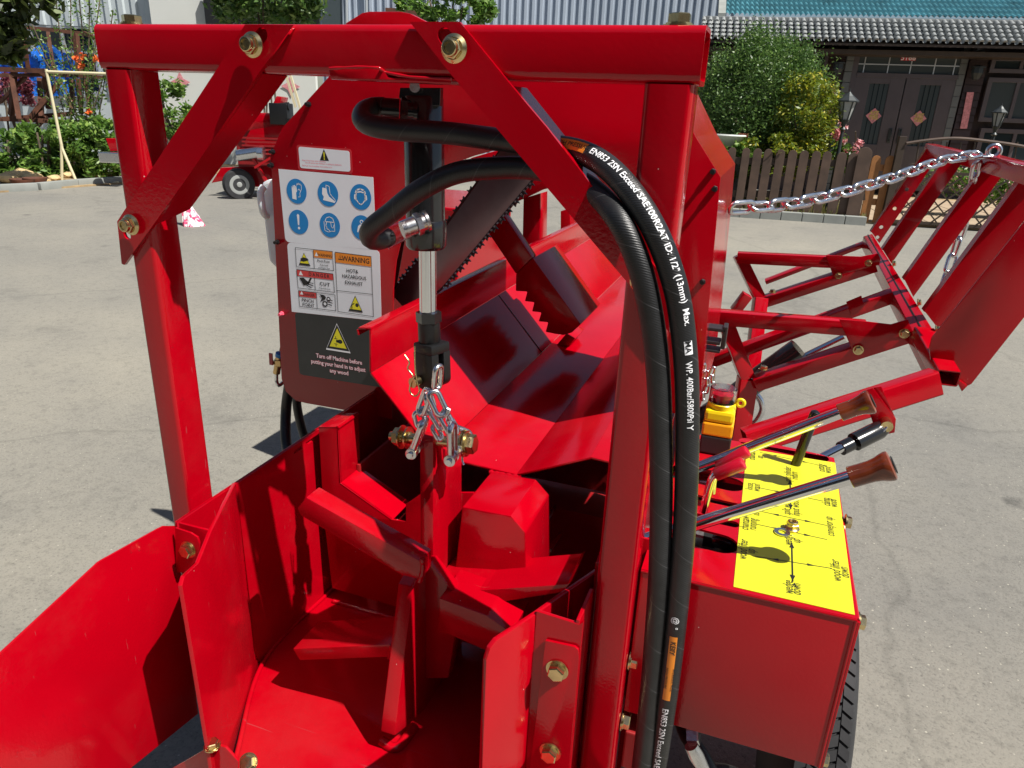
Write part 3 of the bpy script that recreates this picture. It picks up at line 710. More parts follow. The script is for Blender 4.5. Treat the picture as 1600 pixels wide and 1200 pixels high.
# climbing plant: long arching shoots
t = root('climbing_plant', 'tall arching pomegranate shoots with orange flowers in front of the workshop', 'plant', B(130, 285, 16.6))
bm = bmesh.new(); bs = bmesh.new(); bf = bmesh.new(); rng = random.Random(5)
for x0, y0, x1, y1 in ((110, 210, 45, 25), (112, 200, 88, 5), (120, 200, 110, -20), (128, 200, 122, -20), (135, 200, 140, -30), (140, 210, 158, -15), (150, 210, 176, 18), (125, 190, 70, 60), (130, 190, 100, 70), (140, 190, 172, 60), (105, 190, 60, 140), (150, 200, 150, 90), (132, 200, 150, 40), (120, 190, 25, 32)):
    d_ = 16.3 + rng.uniform(-.4, .4); p = [B(x0, y0, d_), B((x0+x1)/2 + rng.uniform(-6, 6), (y0+y1)/2 - 6, d_), B(x1, y1, d_+rng.uniform(-.3, .3))]
    pa_ = spline(p, .06); sweep(bs, pa_, .012, 5)
    for q in pa_:
        foliage(bm, q, (.12, .12, .10), 4, .042, rng=rng, dens=.2)
for px, py in ((130, 88), (149, 92), (128, 102), (162, 60), (118, 92), (140, 175)): foliage(bf, B(px, py, 15.9), (.07, .07, .07), 22, .05, rng=rng, dens=.2)
me = bpy.data.meshes.new('f'); bm.to_mesh(me); bm.free(); link('foliage', me, LG, t, kind='stuff'); bm2('stems', bs, BARK, t)
OF = simple('orange_flower', (.8, .16, .03), .6); me = bpy.data.meshes.new('f'); bf.to_mesh(me); bf.free(); link('flowers', me, OF, t, kind='stuff')
c = B(14, 140, 17.8); hedge('red_leaf_bush', 'dark red leaved bush behind the rusty rack', 'bush', [(c, (.85, .5, .38), 1500, 20)], LR, .06, Vector((c.x, c.y, GZ)))
# magnolia branches hanging in at the upper left
t = root('magnolia_tree', 'dark broad leaved tree hanging into the upper left corner', 'tree', B(-120, 300, 14.))
bm = bmesh.new(); rng = random.Random(9)
for px, py, r in ((8, 18, .5), (38, -6, .45), (22, 52, .3), (0, 70, .35), (70, -12, .35), (-20, 30, .6), (12, 86, .22)): foliage(bm, B(px, py, 13.6), (r, r, r), 90, .15, rng=rng, dens=.2)
me = bpy.data.meshes.new('f'); bm.to_mesh(me); bm.free(); LM = leaf_mat('magnolia_leaves', (.02, .035, .01), (.04, .055, .012), (.16, .22, .05)); link('crown', me, LM, t)
mb('branch', lambda bm: [sweep(bm, spline([B(-120, 100, 14), B(-40, 40, 13.8), B(x_, y_, 13.6)], .3), .03, 6) for x_, y_ in ((20, 50), (40, -5), (5, 20))], BARK, t)
mb('trunk', lambda bm: sweep(bm, spline([B(-120, 300, 14), B(-125, 200, 14), B(-120, 100, 14)], .3), .1, 8), BARK, t)
# trees above the beam
c = B(412, -22, 18.6); hedge('camphor_tree', 'dense green tree crown above the left of the red beam', 'tree', [(c, (1.6, .9, .98), 9000, 70)], LT, .085, Vector((c.x, c.y, GZ)))
c = B(705, 12, 22.); hedge('garden_tree', 'small light green tree crown above the middle of the red beam', 'tree', [(c, (1.6, .8, .55), 3400, 40)], LG, .10, Vector((c.x, c.y, GZ)))
# kerb and rocks on the left
lk = root('planter_kerb', 'low pale kerb along the hedge at the left', 'kerb', G(90, 296))
P_ = [G(-70, 306), G(0, 300), G(60, 297), G(120, 291), G(190, 286), G(300, 280)]
for a, b in zip(P_, P_[1:]): bar('kerb_stone', a + Z*.06, b + Z*.06 - (b-a).normalized()*.02, .16, .14, KERB, lk, bev=.01)
bm = bmesh.new(); add_prism(bm, [P_[0], P_[-1], P_[-1] + _f0*6, P_[0] + _f0*6], Z*.03); bm2('planting_bed', bm, SOIL, kind='structure')
rng = random.Random(3)
ROCKL = ['pale yellow stone at the far left end of the hedge kerb', 'flat yellow stone behind the left dark planter pot', 'yellow stone between the two dark pots', 'small yellow stone left of the cream stand foot', 'tan stone beside the cream stand', 'broad flat yellow stone right of the cream stand', 'stacked yellow stone nearest the red post', 'yellow stone on top of the right rock pile', 'small brown stone at the kerb behind the cream tubes', 'pale stone just behind the kerb centre']
for i, (px, py, r) in enumerate(((14, 286, .22), (34, 282, .26), (52, 284, .2), (86, 284, .14), (108, 280, .16), (132, 274, .30), (156, 280, .22), (132, 268, .18), (176, 278, .14), (70, 288, .12))):
    bm = bmesh.new(); bmesh.ops.create_icosphere(bm, subdivisions=2, radius=r)
    p = G(px, py) + Z*(r*.3+.03)
    for v in bm.verts: v.co = Vector((v.co.x*rng.uniform(.85, 1.15), v.co.y*rng.uniform(.8, 1.1), v.co.z*.5*rng.uniform(.8, 1.2))) + p
    tag(bm2('rock', bm, ROCK, base=p), ROCKL[i], 'rock', 'rocks along the hedge kerb')
for i, (px, py) in enumerate(((37, 293), (57, 291))):
    p = G(px, py); bm = bmesh.new(); add_lathe(bm, p, Z, [(0, .10), (.02, .15), (.14, .21), (.16, .21), (.15, .18), (.05, .12)], 18)
    tag(bm2('planter_pot', bm, RUST, base=p, smooth=30), ['dark round pot on the kerb, nearer the left edge', 'dark round pot on the kerb, nearer the cream stand'][i], 'pot', 'pots on the kerb')

_r0, _f0 = _rh, _fh
# ------------------------------------------------------------------ picket fence, gate, garden on the right
FD = kerbD + .25
fence = root('picket_fence', 'brown picket fence with rounded tops above the kerb', 'fence', W3(AZ(1240, 300, FD)[0], GZ, FD))
def picket(par, xt, yt, wpx, m, name='picket', zb=GZ+.02, D=FD):
    c = B(xt, yt, D); a = c.dot(_r0); hw = wpx/2*D/F*1.06*.96; zt_ = c.z
    pts = [(a-hw, zb), (a+hw, zb), (a+hw, zt_-hw)] + [(a+hw*cos(pi*i/8), zt_-hw+hw*sin(pi*i/8)) for i in range(1, 8)] + [(a-hw, zt_-hw)]
    mb(name, lambda bm: add_prism(bm, [W3(x_, z_, D) for x_, z_ in pts], _f0*.03, .004), m, par)
for px, wd in ((1108, 13), (1126, 13), (1144, 13), (1166, 13), (1184, 14), (1201, 14), (1220, 14), (1239, 14), (1257, 14), (1276, 14), (1293, 14), (1316, 15), (1334, 15)):
    picket(fence, px + 1, 231 + (px-1166)*.045, wd-2.4, FENCE)
picket(fence, 1354, 230, 18, FENCE, 'fence_post', D=FD-.06)
for y_ in (251, 302):
    mb('rail', lambda bm: add_prism(bm, [B(1060, y_-8, FD+.04), B(1352, y_, FD+.04), B(1352, y_+11, FD+.04), B(1060, y_+3, FD+.04)], _f0*.04), FENCD, fence)
for px in (1371, 1393): picket(fence, px, 243, 12, FENCO, 'orange_picket', D=FD+.1)
for y_ in (256, 310): mb('orange_rail', lambda bm: add_prism(bm, [B(1352, y_, FD+.14), B(1400, y_+2, FD+.14), B(1400, y_+12, FD+.14), B(1352, y_+10, FD+.14)], _f0*.04), FENCO, fence)
gate = root('lattice_gate', 'dark lattice gate with an arched iron top rail behind the log lifter', 'gate', W3(AZ(1500, 300, FD)[0], GZ, FD))
mb('gate_post', lambda bm: boxA(bm, AZ(1412, 213, FD)[0]-.06, AZ(1412, 213, FD)[0]+.06, GZ, AZ(1412, 213, FD)[1], FD, .12, .006), FENCD, gate)
mb('top_rail', lambda bm: sweep(bm, spline([B(1416, 224, FD), B(1450, 219, FD), B(1490, 216, FD), B(1530, 219, FD), B(1600, 229, FD), B(1660, 246, FD)], .1), .025, 8), FENCE, gate)
ga0, gz_1 = AZ(1412, 270, FD); ga1 = AZ(1690, 270, FD)[0]; gz_0 = GZ+.06
mb('frame_rail', lambda bm: (boxA(bm, ga0, ga1, gz_0, gz_0+.05, FD, .05), boxA(bm, ga0, ga1, gz_1, gz_1+.05, FD, .05), boxA(bm, ga1-.05, ga1, gz_0+.05, gz_1, FD, .05)), FENCD, gate)
hh = gz_1-gz_0-.05; k = -hh
while k < ga1-ga0:
    for sg in (1, -1):
        s0 = max(0, -k) ; s1 = min(hh, ga1-ga0-k)
        if s1 > s0 + .02:
            if sg == 1: p0, p1 = W3(ga0+k+s0, gz_0+.05+s0, FD+.01), W3(ga0+k+s1, gz_0+.05+s1, FD+.01)
            else: p0, p1 = W3(ga0+k+s0, gz_1-s0, FD+.03), W3(ga0+k+s1, gz_1-s1, FD+.03)
            bar('slat', p0, p1, .018, .042, FENCD, gate, up=-_f0, bev=0)
    k += .245
for i in range(8):
    px = 1436 + i*22; mb('spindle', lambda bm: add_cyl(bm, B(px, 222, FD+.02), W3(AZ(px, 240, FD)[0], gz_1+.04, FD+.02), .014, n=8), FENCD, gate)
mb('scroll', lambda bm: [sweep(bm, spline([B(px-9, 268, FD), B(px-6, 258, FD), B(px, 256, FD), B(px+3, 262, FD), B(px-2, 265, FD)], .04), .012, 6) for px in (1428, 1447)], FENCD, gate)

def blob_tree(name, label, cat, c, rad, n_, cl, mat, leaf, trunk_r=.09, limbs=7, seed=1, gz=GZ):
    t = root(name, label, cat, Vector((c.x, c.y, gz))); rng = random.Random(seed); bm = bmesh.new(); foliage(bm, c, rad, n_, leaf, rng=rng, clump=cl)
    me = bpy.data.meshes.new('crown'); bm.to_mesh(me); bm.free(); link('crown', me, mat, t)
    bm = bmesh.new(); base = Vector((c.x, c.y, gz)); fork = c - Z*rad[2]*.7
    sweep(bm, spline([base, (base+fork)/2 + X*.08, fork], .15), trunk_r, 10)
    for i in range(limbs):
        a = 2*pi*i/limbs + rng.uniform(-.3, .3); e = c + Vector((cos(a)*rad[0]*.7, sin(a)*rad[1]*.7, rng.uniform(-.2, .5)*rad[2]))
        pth = spline([fork - Z*.05, (fork+e)/2 + Z*.05, e], .12); m_ = len(pth); sweep(bm, pth, [trunk_r*.6*(1-.8*i_/m_) for i_ in range(m_)], 8)
    bm2('trunk', bm, BARK, t, smooth=50); return t
c = B(1182, 158, 16.2); blob_tree('round_tree', 'round clipped dark green pine behind the picket fence', 'tree', c, (1.28, 1.2, 1.24), 52000, 300, LT, .033, seed=4)
c = B(1256, 185, 15.4); t = blob_tree('golden_shrub', 'yellow-green privet shrub right of the round tree', 'shrub', c, (.62, .6, 1.02), 9000, 60, LY, .042, .04, seed=8)
c = B(1215, 240, 15.0); t = blob_tree('golden_shrub', 'low yellow-green shrub just behind the pickets', 'shrub', c, (1.0, .5, .36), 6000, 50, LY, .04, .03, seed=12)
c = B(1135, 248, 15.0); t = blob_tree('green_shrub', 'low green shrub behind the left pickets', 'shrub', c, (.6, .5, .40), 3000, 30, LG, .045, .03, seed=13)
t = root('rose_bush', 'pink rose bush in front of the mauve door', 'rose', W3(AZ(1320, 250, 15.6)[0], GZ, 15.6)); bm = bmesh.new(); rng = random.Random(2)
for px, py in ((1305, 207), (1310, 203), (1303, 213), (1309, 216), (1318, 222), (1315, 190), (1320, 198), (1340, 226), (1341, 240), (1335, 232), (1310, 210), (1322, 236), (1345, 222)): foliage(bm, B(px, py, 15.5), (.07, .06, .06), 26, .045, rng=rng, dens=.1)
me = bpy.data.meshes.new('f'); bm.to_mesh(me); bm.free(); link('flowers', me, LF, t, kind='stuff')
bm = bmesh.new()
for px, py in ((1308, 225), (1318, 240), (1330, 250), (1340, 258), (1300, 245), (1325, 262)): foliage(bm, B(px, py, 15.6), (.22, .2, .25), 200, .04, rng=rng, dens=.2)
me = bpy.data.meshes.new('f'); bm.to_mesh(me); bm.free(); link('foliage', me, LG, t, kind='stuff')
mb('stems', lambda bm: [sweep(bm, spline([W3(AZ(1320, 250, 15.6)[0], GZ, 15.6), B(px, 240, 15.6), B(px+3, 205, 15.5)], .2), .012, 5) for px in (1304, 1316, 1334)], BARK, t)
t = root('flower_bed', 'mixed pink and green flower bed behind the lattice gate', 'flowers', W3(AZ(1560, 300, 16.5)[0], GZ, 16.5)); bm = bmesh.new(); bf = bmesh.new()
for px, py in ((1470, 275), (1500, 285), (1530, 292), (1560, 300), (1590, 300), (1545, 280), (1580, 282), (1620, 290)):
    foliage(bm, B(px, py, 16.4), (.5, .4, .3), 420, .05, rng=rng, dens=.2); foliage(bf, B(px+4, py-3, 16.2), (.4, .3, .25), 50, .03, rng=rng, dens=.4)
me = bpy.data.meshes.new('f'); bm.to_mesh(me); bm.free(); link('foliage', me, LG, t, kind='stuff'); me = bpy.data.meshes.new('f'); bf.to_mesh(me); bf.free(); link('flowers', me, LF, t, kind='stuff')
def street_lamp(px, ytop, ybot, wpx, D, label):
    c = B(px, ytop, D); s = D/F; hgt = (ybot-ytop)*s; r = wpx/2*s; base = Vector((c.x, c.y, GZ))
    t = root('garden_lamp', label, 'lamp', base, 'garden lantern posts by the house')
    mb('post', lambda bm: add_lathe(bm, base, Z, [(0, .10), (.04, .10), (.1, .05), (c.z-hgt-base.z-.15, .03), (c.z-hgt-base.z-.12, .06), (c.z-hgt-base.z-.08, .03), (c.z-hgt-base.z, .05)], 14), LAMPM, t, smooth=40)
    mb('cap', lambda bm: add_lathe(bm, c, -Z, [(0, .008), (hgt*.1, .012), (hgt*.14, .035), (hgt*.22, r*.45), (hgt*.36, r), (hgt*.40, r), (hgt*.40, r*.8)], 8), LAMPM, t)
    mb('glass', lambda bm: add_lathe(bm, c, -Z, [(hgt*.40, r*.78), (hgt*.92, r*.42)], 6), LGLASS, t)
    mb('frame', lambda bm: ([add_bar(bm, c - Z*hgt*.38 + (X*cos(a)+Y*sin(a))*r*.82, c - Z*hgt*.94 + (X*cos(a)+Y*sin(a))*r*.46, .018, .018) for a in [pi/3*i for i in range(6)]], add_lathe(bm, c - Z*hgt*.92, -Z, [(0, r*.5), (hgt*.08, r*.4)], 8)), LAMPM, t)
street_lamp(1329, 138, 181, 28, 15.0, 'black garden lantern on a post in front of the house door')
street_lamp(1566, 161, 192, 19, 17.2, 'smaller black garden lantern in front of the house window at the right')
c = B(1140, 212, 15.0); bm = bmesh.new(); add_lathe(bm, c + Z*.02, -Z, [(0, .30), (.02, .31), (.14, .2), (.22, .10)], 20)
tag(bm2('wash_basin', bm, WWALL, base=c, smooth=30), 'white basin behind the fence beside the red guard', 'basin')
c = B(1160, 222, 15.2); bm = bmesh.new(); add_box(bm, c, X*.1, Y*.1, Z*.16, .01)
tag(bm2('terracotta_pot', bm, simple('terracotta', (.32, .09, .05), .7), base=c), 'square terracotta pot beside the white basin', 'pot')
for cpos in ((c, .18), ): mb('pot_stand', lambda bm: add_bar(bm, Vector((c.x, c.y, GZ)), c - Z*.16, .3, .3), STONE, None) if 0 else None
bm = bmesh.new(); add_bar(bm, Vector((c.x-.25, c.y, GZ)), Vector((c.x-.25, c.y, c.z-.165)), .7, .45); tag(bm2('garden_bench', bm, STONE, base=Vector((c.x-.25, c.y, GZ))), 'grey stone plinth carrying the basin and pot', 'plinth')

_r0, _f0 = _keep
bh_ = root('added_reflection_hall', 'long dark grey hall added unseen behind the viewer to darken reflections in the red paint', 'building', Vector((0, -9.5, GZ)))  # invented hall out of view, added as something dark for the paint to mirror
mb('wall', lambda bm: add_box(bm, Vector((0, -10.0, GZ+3.6)), X*24, Y*.3, Z*3.6), HWALL, bh_)
mb('roof', lambda bm: add_prism(bm, [Vector((-24.3, -9.2, GZ+7.1)), Vector((-24.3, -15, GZ+9)), Vector((-24.3, -15, GZ+9.2)), Vector((-24.3, -9.2, GZ+7.3))], X*48.6), PANELB, bh_)
for i_ in range(7): mb('shutter', lambda bm: add_box(bm, Vector((-18+i_*6, -9.66, GZ+2.0)), X*1.8, Y*.03, Z*2.0), STONE, bh_)
# ================================================================== THE FIREWOOD PROCESSOR
M = root('firewood_processor', 'large glossy red firewood processor filling the foreground', 'machine', Vector((-.5, 1.3, GZ)))
def pl(name, px, ax, v, vec, mat=RED, par=None, bev=.0012, **k):
    """sheet part: outline given on the plane ax = v, thickness vector vec"""
    return plate(name, [U(x, y, ax, v) for x, y in px], vec, mat, par or M, bev, **k)
def sub(name, bm_fn, mat, par, **k):
    return mb(name, bm_fn, mat, par, **k)
# ---- portal frame
YF = .90
zb_top, zb_bot = .098, .036
xl, xr = -.979, -.094
sqtube('cross_beam', (xl, YF+.032, (zb_top+zb_bot)/2), (xr, YF+.032, (zb_top+zb_bot)/2), .064, zb_top-zb_bot, .010, .005, RED, M)
def post(x0, x1, name='post', zt=.0358, zb=-1.45):
    return sqtube(name, ((x0+x1)/2, YF+.032, zt), ((x0+x1)/2, YF+.032, zb), x1-x0, .062, .008, .004, RED, M, up=(0, 1, 0))
post(-.975, -.925); post(-.157, -.100)
for px, py in ((193, 34), (1062, 33)):
    p = U(px, py, 'z', zb_top) if 0 else Vector((-.935 if px < 800 else -.128, YF+.03, zb_top)); bolt(p, Z, .014, M, rot=.5)
# upper bracket plates holding the cylinder
pl('top_bracket', [(540, 36), (566, 20), (577, 18), (626, 18), (640, 21), (672, 37), (672, 60), (540, 60)], 'y', YF+.066, Y*.012)
pl('lower_bracket', [(513, 108), (519, 104), (590, 103), (600, 109), (606, 121), (705, 125), (705, 132), (640, 129), (590, 127), (516, 124)], 'y', YF-.002, Y*.05, bev=.002)
plate('cylinder_mount', [Vector((-.66, YF+.068, .040)), Vector((-.42, YF+.068, .040)), Vector((-.44, 1.17, .040)), Vector((-.64, 1.17, .040))], Z*.016, RED, M, .002)
sub('weld_bead', lambda bm: sweep(bm, spline([U(515, 107, 'y', YF-.004), U(560, 105, 'y', YF-.008), U(592, 106, 'y', YF-.006), U(600, 112, 'y', YF), U(640, 120, 'y', YF-.001), U(705, 124, 'y', YF-.001)], .01), [.0020 + .0005*sin(i*2.1) for i in range(len(spline([U(515, 107, 'y', YF-.004), U(560, 105, 'y', YF-.008), U(592, 106, 'y', YF-.006), U(600, 112, 'y', YF), U(640, 120, 'y', YF-.001), U(705, 124, 'y', YF-.001)], .01)))], 8), RED, M, smooth=60)
# diagonal angle braces: front flange in front of the frame, second flange turned back
YB = YF - .006
def circ_loop(c, r, n=20, st=None):
    """slot: circle c stretched to st"""
    if st is None: return [(c[0]+r*cos(2*pi*i/n), c[1]+r*sin(2*pi*i/n)) for i in range(n)]
    c, st = Vector(c), Vector(st); d = (st-c).normalized(); a0 = atan2(d.y, d.x)
    return [tuple(st + Vector((cos(a0-pi/2+pi*i/10), sin(a0-pi/2+pi*i/10)))*r) for i in range(11)] + [tuple(c + Vector((cos(a0+pi/2+pi*i/10), sin(a0+pi/2+pi*i/10)))*r) for i in range(11)]
def xz(px, py, y): p = U(px, py, 'y', y); return (p.x, p.z)
lb = fill_curve('diagonal_brace', [[xz(*p, YB) for p in ((383, 38), (459, 39), (408, 109), (288, 284), (194, 414), (190, 412), (183, 346), (340, 106))], circ_loop(xz(398, 70, YB), .009, st=xz(409, 54, YB)), circ_loop(xz(203, 355, YB), .008, st=xz(199, 366, YB))], (0, YB, 0), X, Z, -Y, .006, RED, M)
pa_, pb_ = U(459, 39, 'y', YB), U(194, 414, 'y', YB)
def on(a, b, t): return a + (b-a)*t
t0 = .26
sub('back_flange', lambda bm: (add_prism(bm, [p + Vector((.0004, .0062, -.0003)) for p in (on(pa_, pb_, .168), on(pa_, pb_, .93), on(pa_, pb_, .80)+Y*.002, on(pa_, pb_, .745)+Y*.056, on(pa_, pb_, .168)+Y*.056)], Vector((-.005, 0, .0035)), 0)), RED, lb)
bolt(U(395, 70, 'y', YB-.006), -Y, .0125, M, 'nut'); bolt(U(205, 351, 'y', YB-.006), -Y, .0125, M, 'nut', rot=.1)
pr_ = [(640, 34), (718, 34), (800, 135), (855, 200), (910, 271), (932, 299), (1040, 438), (1046, 520), (985, 447), (706, 118)]
rb_ = fill_curve('diagonal_brace', [[xz(*p, YB) for p in pr_], circ_loop(xz(706, 73, YB), .009, st=xz(694, 55, YB))], (0, YB, 0), X, Z, -Y, .006, RED, M)
pa2, pb2 = U(718, 34, 'y', YB), U(1040, 438, 'y', YB)
sub('back_flange', lambda bm: add_prism(bm, [p + Vector((.0004, .0062, .0003)) for p in (on(pa2, pb2, .245), on(pa2, pb2, .97), on(pa2, pb2, .97)+Y*.055, on(pa2, pb2, .245)+Y*.055)], Vector((-.005, 0, -.0035)), 0), RED, rb_)
bolt(U(710, 76, 'y', YB-.006), -Y, .0130, M, 'nut', rot=.2); bolt(U(1003, 440, 'y', YB-.006), -Y, .0115, M, 'nut')

# ---- wedge lift cylinder
YC = 1.10
def C(px, py, y=YC): return U(px, py, 'y', y)
ax_t, ax_b = C(661, 150), C(666, 388)
cyl = sub('hydraulic_cylinder', lambda bm: (add_lathe(bm, ax_t, ax_b-ax_t, [(0, .030), (.004, .0325), ((ax_b-ax_t).length*.80, .0325), ((ax_b-ax_t).length*.80, .0325)], 40), add_lathe(bm, on(ax_t, ax_b, .80), ax_b-ax_t, [(0, .033), (.003, .0345), ((ax_b-ax_t).length*.2-.006, .0345), ((ax_b-ax_t).length*.2, .030)], 40)), BLACK, M, smooth=40)
sub('clevis_plate', lambda bm: (add_prism(bm, [C(625, 137, YC-.02), C(688, 137, YC-.02), C(687, 166, YC-.02), C(634, 166, YC-.02), C(623, 152, YC-.02)], Y*.012, .001), add_prism(bm, [C(628, 137, YC+.012), C(684, 137, YC+.012), C(684, 166, YC+.012), C(634, 166, YC+.012)], Y*.012, .001)), BLACK, cyl)
sub('clevis_pin', lambda bm: add_cyl(bm, C(648, 136, YC-.03), C(648, 136, YC+.03), .008), STEEL, cyl)
sub('piston_rod', lambda bm: add_cyl(bm, C(668, 384), C(669, 492), .0150, n=40), CHROME, M, smooth=40)
rd = (C(674, 604)-C(669, 492)).normalized()
sub('lock_nut', lambda bm: add_hex(bm, C(669.5, 487), rd, .0225, .021, ch=.15, rot=.4), BLACK, M, smooth=30)
def forkm(bm):
    add_lathe(bm, C(670, 503), rd, [(0, .0195), (.034, .0200), (.036, .019)], 36)
    c0 = C(674, 534); c1 = C(674, 604); L_ = (c1-c0).length; d = rd; a = Vector((cos(1.23), sin(1.23), 0)); a = (a - d*a.dot(d)).normalized(); b = d.cross(a).normalized(); hw = .0232
    add_box(bm, c0 + d*L_*.11, a*hw, b*hw, d*L_*.11, .004)
    for s in (-1, 1):
        base = c0 + a*s*(hw-.0085) + d*L_*.2; prof = []
        for i in range(13):
            th = pi*i/12; prof.append(base + d*(L_*.80-.018+.018*sin(th)) + b*(hw*cos(th)))
        prof = [base + b*hw, ] + prof + [base - b*hw]
        add_prism(bm, [p - a*.0085 for p in prof], a*.017, .0015)
fork = sub('rod_clevis', forkm, BLKM, M, smooth=35)
a_ = Vector((cos(1.23), sin(1.23), 0))
pc_ = C(668, 590)
sub('clevis_pin', lambda bm: (add_cyl(bm, pc_ - a_*.038 , pc_ + a_*.03, .0095, n=24)), ZINC, fork, smooth=40)
pe = pc_ - a_*.033
sub('retaining_clip', lambda bm: sweep(bm, spline([pe + Vector(v) for v in ((.002, 0, .068), (.004, -.003, .03), (.008, -.004, .004), (.012, -.004, -.014), (.004, -.006, -.024), (-.006, -.006, -.016), (-.004, -.005, .0), (.002, -.006, .012), (-.010, -.005, .026), (-.006, -.006, .038), (-.016, -.004, .050))], .003), .0014, 8), ZINC, fork, smooth=60)
# ports
def fitting(p0, p1, r, m1, m2, par):
    d = p1 - p0; L_ = d.length
    sub('hose_fitting', lambda bm: (add_lathe(bm, p0, d, [(0, r*1.15), (L_*.10, r*1.15), (L_*.10, r*.98), (L_*.26, r*.98)], 24), add_hex(bm, p0 + d*.26, d, r*1.22, L_*.22), add_lathe(bm, p0 + d*.5, d, [(0, r*1.0), (L_*.5, r*.95)], 24)), m1, par, smooth=32)
fitting(C(652, 174, YC-.02), C(596, 169, YC-.045), .0165, BLACK, None, cyl)
fitting(C(668, 345, YC-.03), C(628, 359, YC-.06), .0150, STEEL, None, cyl)
sub('clear_sleeve', lambda bm: add_lathe(bm, C(637, 357, YC-.055), C(604, 372, YC-.075)-C(637, 357, YC-.055), [(0, .0150), (.03, .0165), (.042, .018), (.042, .017), (.03, .0155), (0, .014)], 24), CLEAR, cyl, smooth=40)

# ---- hydraulic hoses
HR = .0152
hA = [(600, 168, 1.055), (584, 168, 1.05), (570, 174, 1.02), (566, 186, .99), (580, 196, .975), (620, 203, .97), (700, 208, .97), (770, 217, .965), (840, 226, .95), (905, 237, .93), (950, 262, .905), (990, 306, .88), (1023, 360, .866), (1047, 420, .862), (1062, 480, .86), (1071, 560, .86), (1074, 640, .86), (1073, 740, .86), (1069, 830, .86), (1062, 910, .86), (1053, 1000, .86), (1042, 1090, .86), (1027, 1190, .87), (1010, 1290, .88)]
hB = [(606, 371, 1.03), (590, 376, 1.0), (578, 372, .98), (580, 357, .965), (610, 333, .96), (655, 298, .955), (715, 270, .96), (790, 262, .965), (850, 266, .955), (900, 282, .93), (938, 308, .90), (968, 346, .868), (992, 395, .860), (1010, 455, .858), (1023, 530, .858), (1030, 610, .858), (1033, 720, .858), (1033, 800, .858), (1030, 900, .858), (1023, 1000, .858), (1014, 1100, .858), (1002, 1200, .86), (989, 1300, .87)]
def hose(pts, name):
    path = spline([U(x, y, 'y', v) for x, y, v in pts], .008); bm = bmesh.new(); sweep(bm, path, HR, 28); return path, bm2(name, bm, HOSE, M, smooth=70)
pathA, hoA = hose(hA, 'hydraulic_hose'); pathB, hoB = hose(hB, 'hydraulic_hose')
def hose_frame(path, px, py):
    """arc position on the hose closest to a picture point"""
    best = None; s = 0; S_ = [0]
    for i in range(1, len(path)): S_.append(S_[-1] + (path[i]-path[i-1]).length)
    for i, p in enumerate(path):
        f_ = F/p.dot(_fw); x_, y_ = 800 + f_*p.dot(_rt), 600 - f_*p.dot(_up); d = (x_-px)**2 + (y_-py)**2
        if best is None or d < best[0]: best = (d, S_[i])
    return best[1], S_
def at_s(path, S_, s):
    lo = 0
    for i in range(len(S_)-1):
        if S_[i+1] >= s: lo = i; break
    else: lo = len(S_)-2
    t = (s-S_[lo])/(S_[lo+1]-S_[lo]); p = path[lo].lerp(path[lo+1], t); i0, i1 = max(lo-3, 0), min(lo+4, len(path)-1); return p, (path[i1]-path[i0]).normalized()
def hose_point(path, S_, s, h, phi0, lift):
    p, t = at_s(path, S_, s); n = (-p); n = (n - t*n.dot(t)).normalized(); b = n.cross(t).normalized()  # b points to picture left/up side of travel
    th = phi0 + h/HR; return p + (n*cos(th) + b*sin(th))*(HR + lift)
def hose_text(path, hobj, s, px, py, size, phi0=0., mat=WPR, bold=.012, lift=.0004, name='hose_lettering', anchor='start', sx=1.0):
    s0, S_ = hose_frame(path, px, py); vs, fs = text_mesh(s, size, bold); vs, fs = slice_rows(vs, fs, size); xm = min(v.x for v in vs); bm = bmesh.new()
    V = [bm.verts.new(hose_point(path, S_, s0 + (v.x-xm)*sx, v.y, phi0, lift)) for v in vs]
    for f in fs:
        try: bm.faces.new([V[i] for i in f])
        except ValueError: pass
    me = bpy.data.meshes.new(name); bm.to_mesh(me); bm.free(); link(name, me, mat, hobj)
def hose_label(path, hobj, px0, py0, px1, py1, h0, h1, phi0, mat=ORG, name='hose_label'):
    s0, S_ = hose_frame(path, px0, py0); s1, _ = hose_frame(path, px1, py1); n = 26; m_ = 6; bm = bmesh.new(); g = []
    for i in range(n+1): g.append([bm.verts.new(hose_point(path, S_, s0+(s1-s0)*i/n, h0+(h1-h0)*j/m_, phi0, .00025)) for j in range(m_+1)])
    for i in range(n):
        for j in range(m_): bm.faces.new((g[i][j], g[i+1][j], g[i+1][j+1], g[i][j+1]))
    me = bpy.data.meshes.new(name); bm.to_mesh(me); bm.free(); link(name, me, mat, hobj, smooth=True)
hose_text(pathA, hoA, 'EN853 2SN Exceed SAE100R2AT ID: 1/2" (13mm)  Max.', 931, 246, .0118, .42, sx=.915)
hose_label(pathA, hoA, 1073, 528, 1074, 551, -.0045, .0055, .28, WPR, 'boxed_mark'); hose_text(pathA, hoA, 'MA', 1073, 530, .0105, .28, INK, lift=.0006)
hose_text(pathA, hoA, 'WP. 400Bar/5800Psi', 1071, 558, .0112, .22, sx=.85); hose_text(pathA, hoA, 'Y', 1072, 655, .0115, .2)
hose_label(pathA, hoA, 866, 232, 922, 246, -.0070, .0070, .42); hose_text(pathA, hoA, 'HIGH PRESSURE', 872, 233, .0080, .42, INK, lift=.0006, bold=.004)
hose_text(pathA, hoA, '@', 1054, 955, .0120, -.05); hose_text(pathA, hoA, '°', 1052, 972, .012, -.1)
hose_label(pathA, hoA, 1050, 983, 1040, 1083, -.0055, .0055, -.05)
hose_text(pathA, hoA, 'KEllY', 1049, 995, .0105, -.05, INK, lift=.0006, bold=.014)
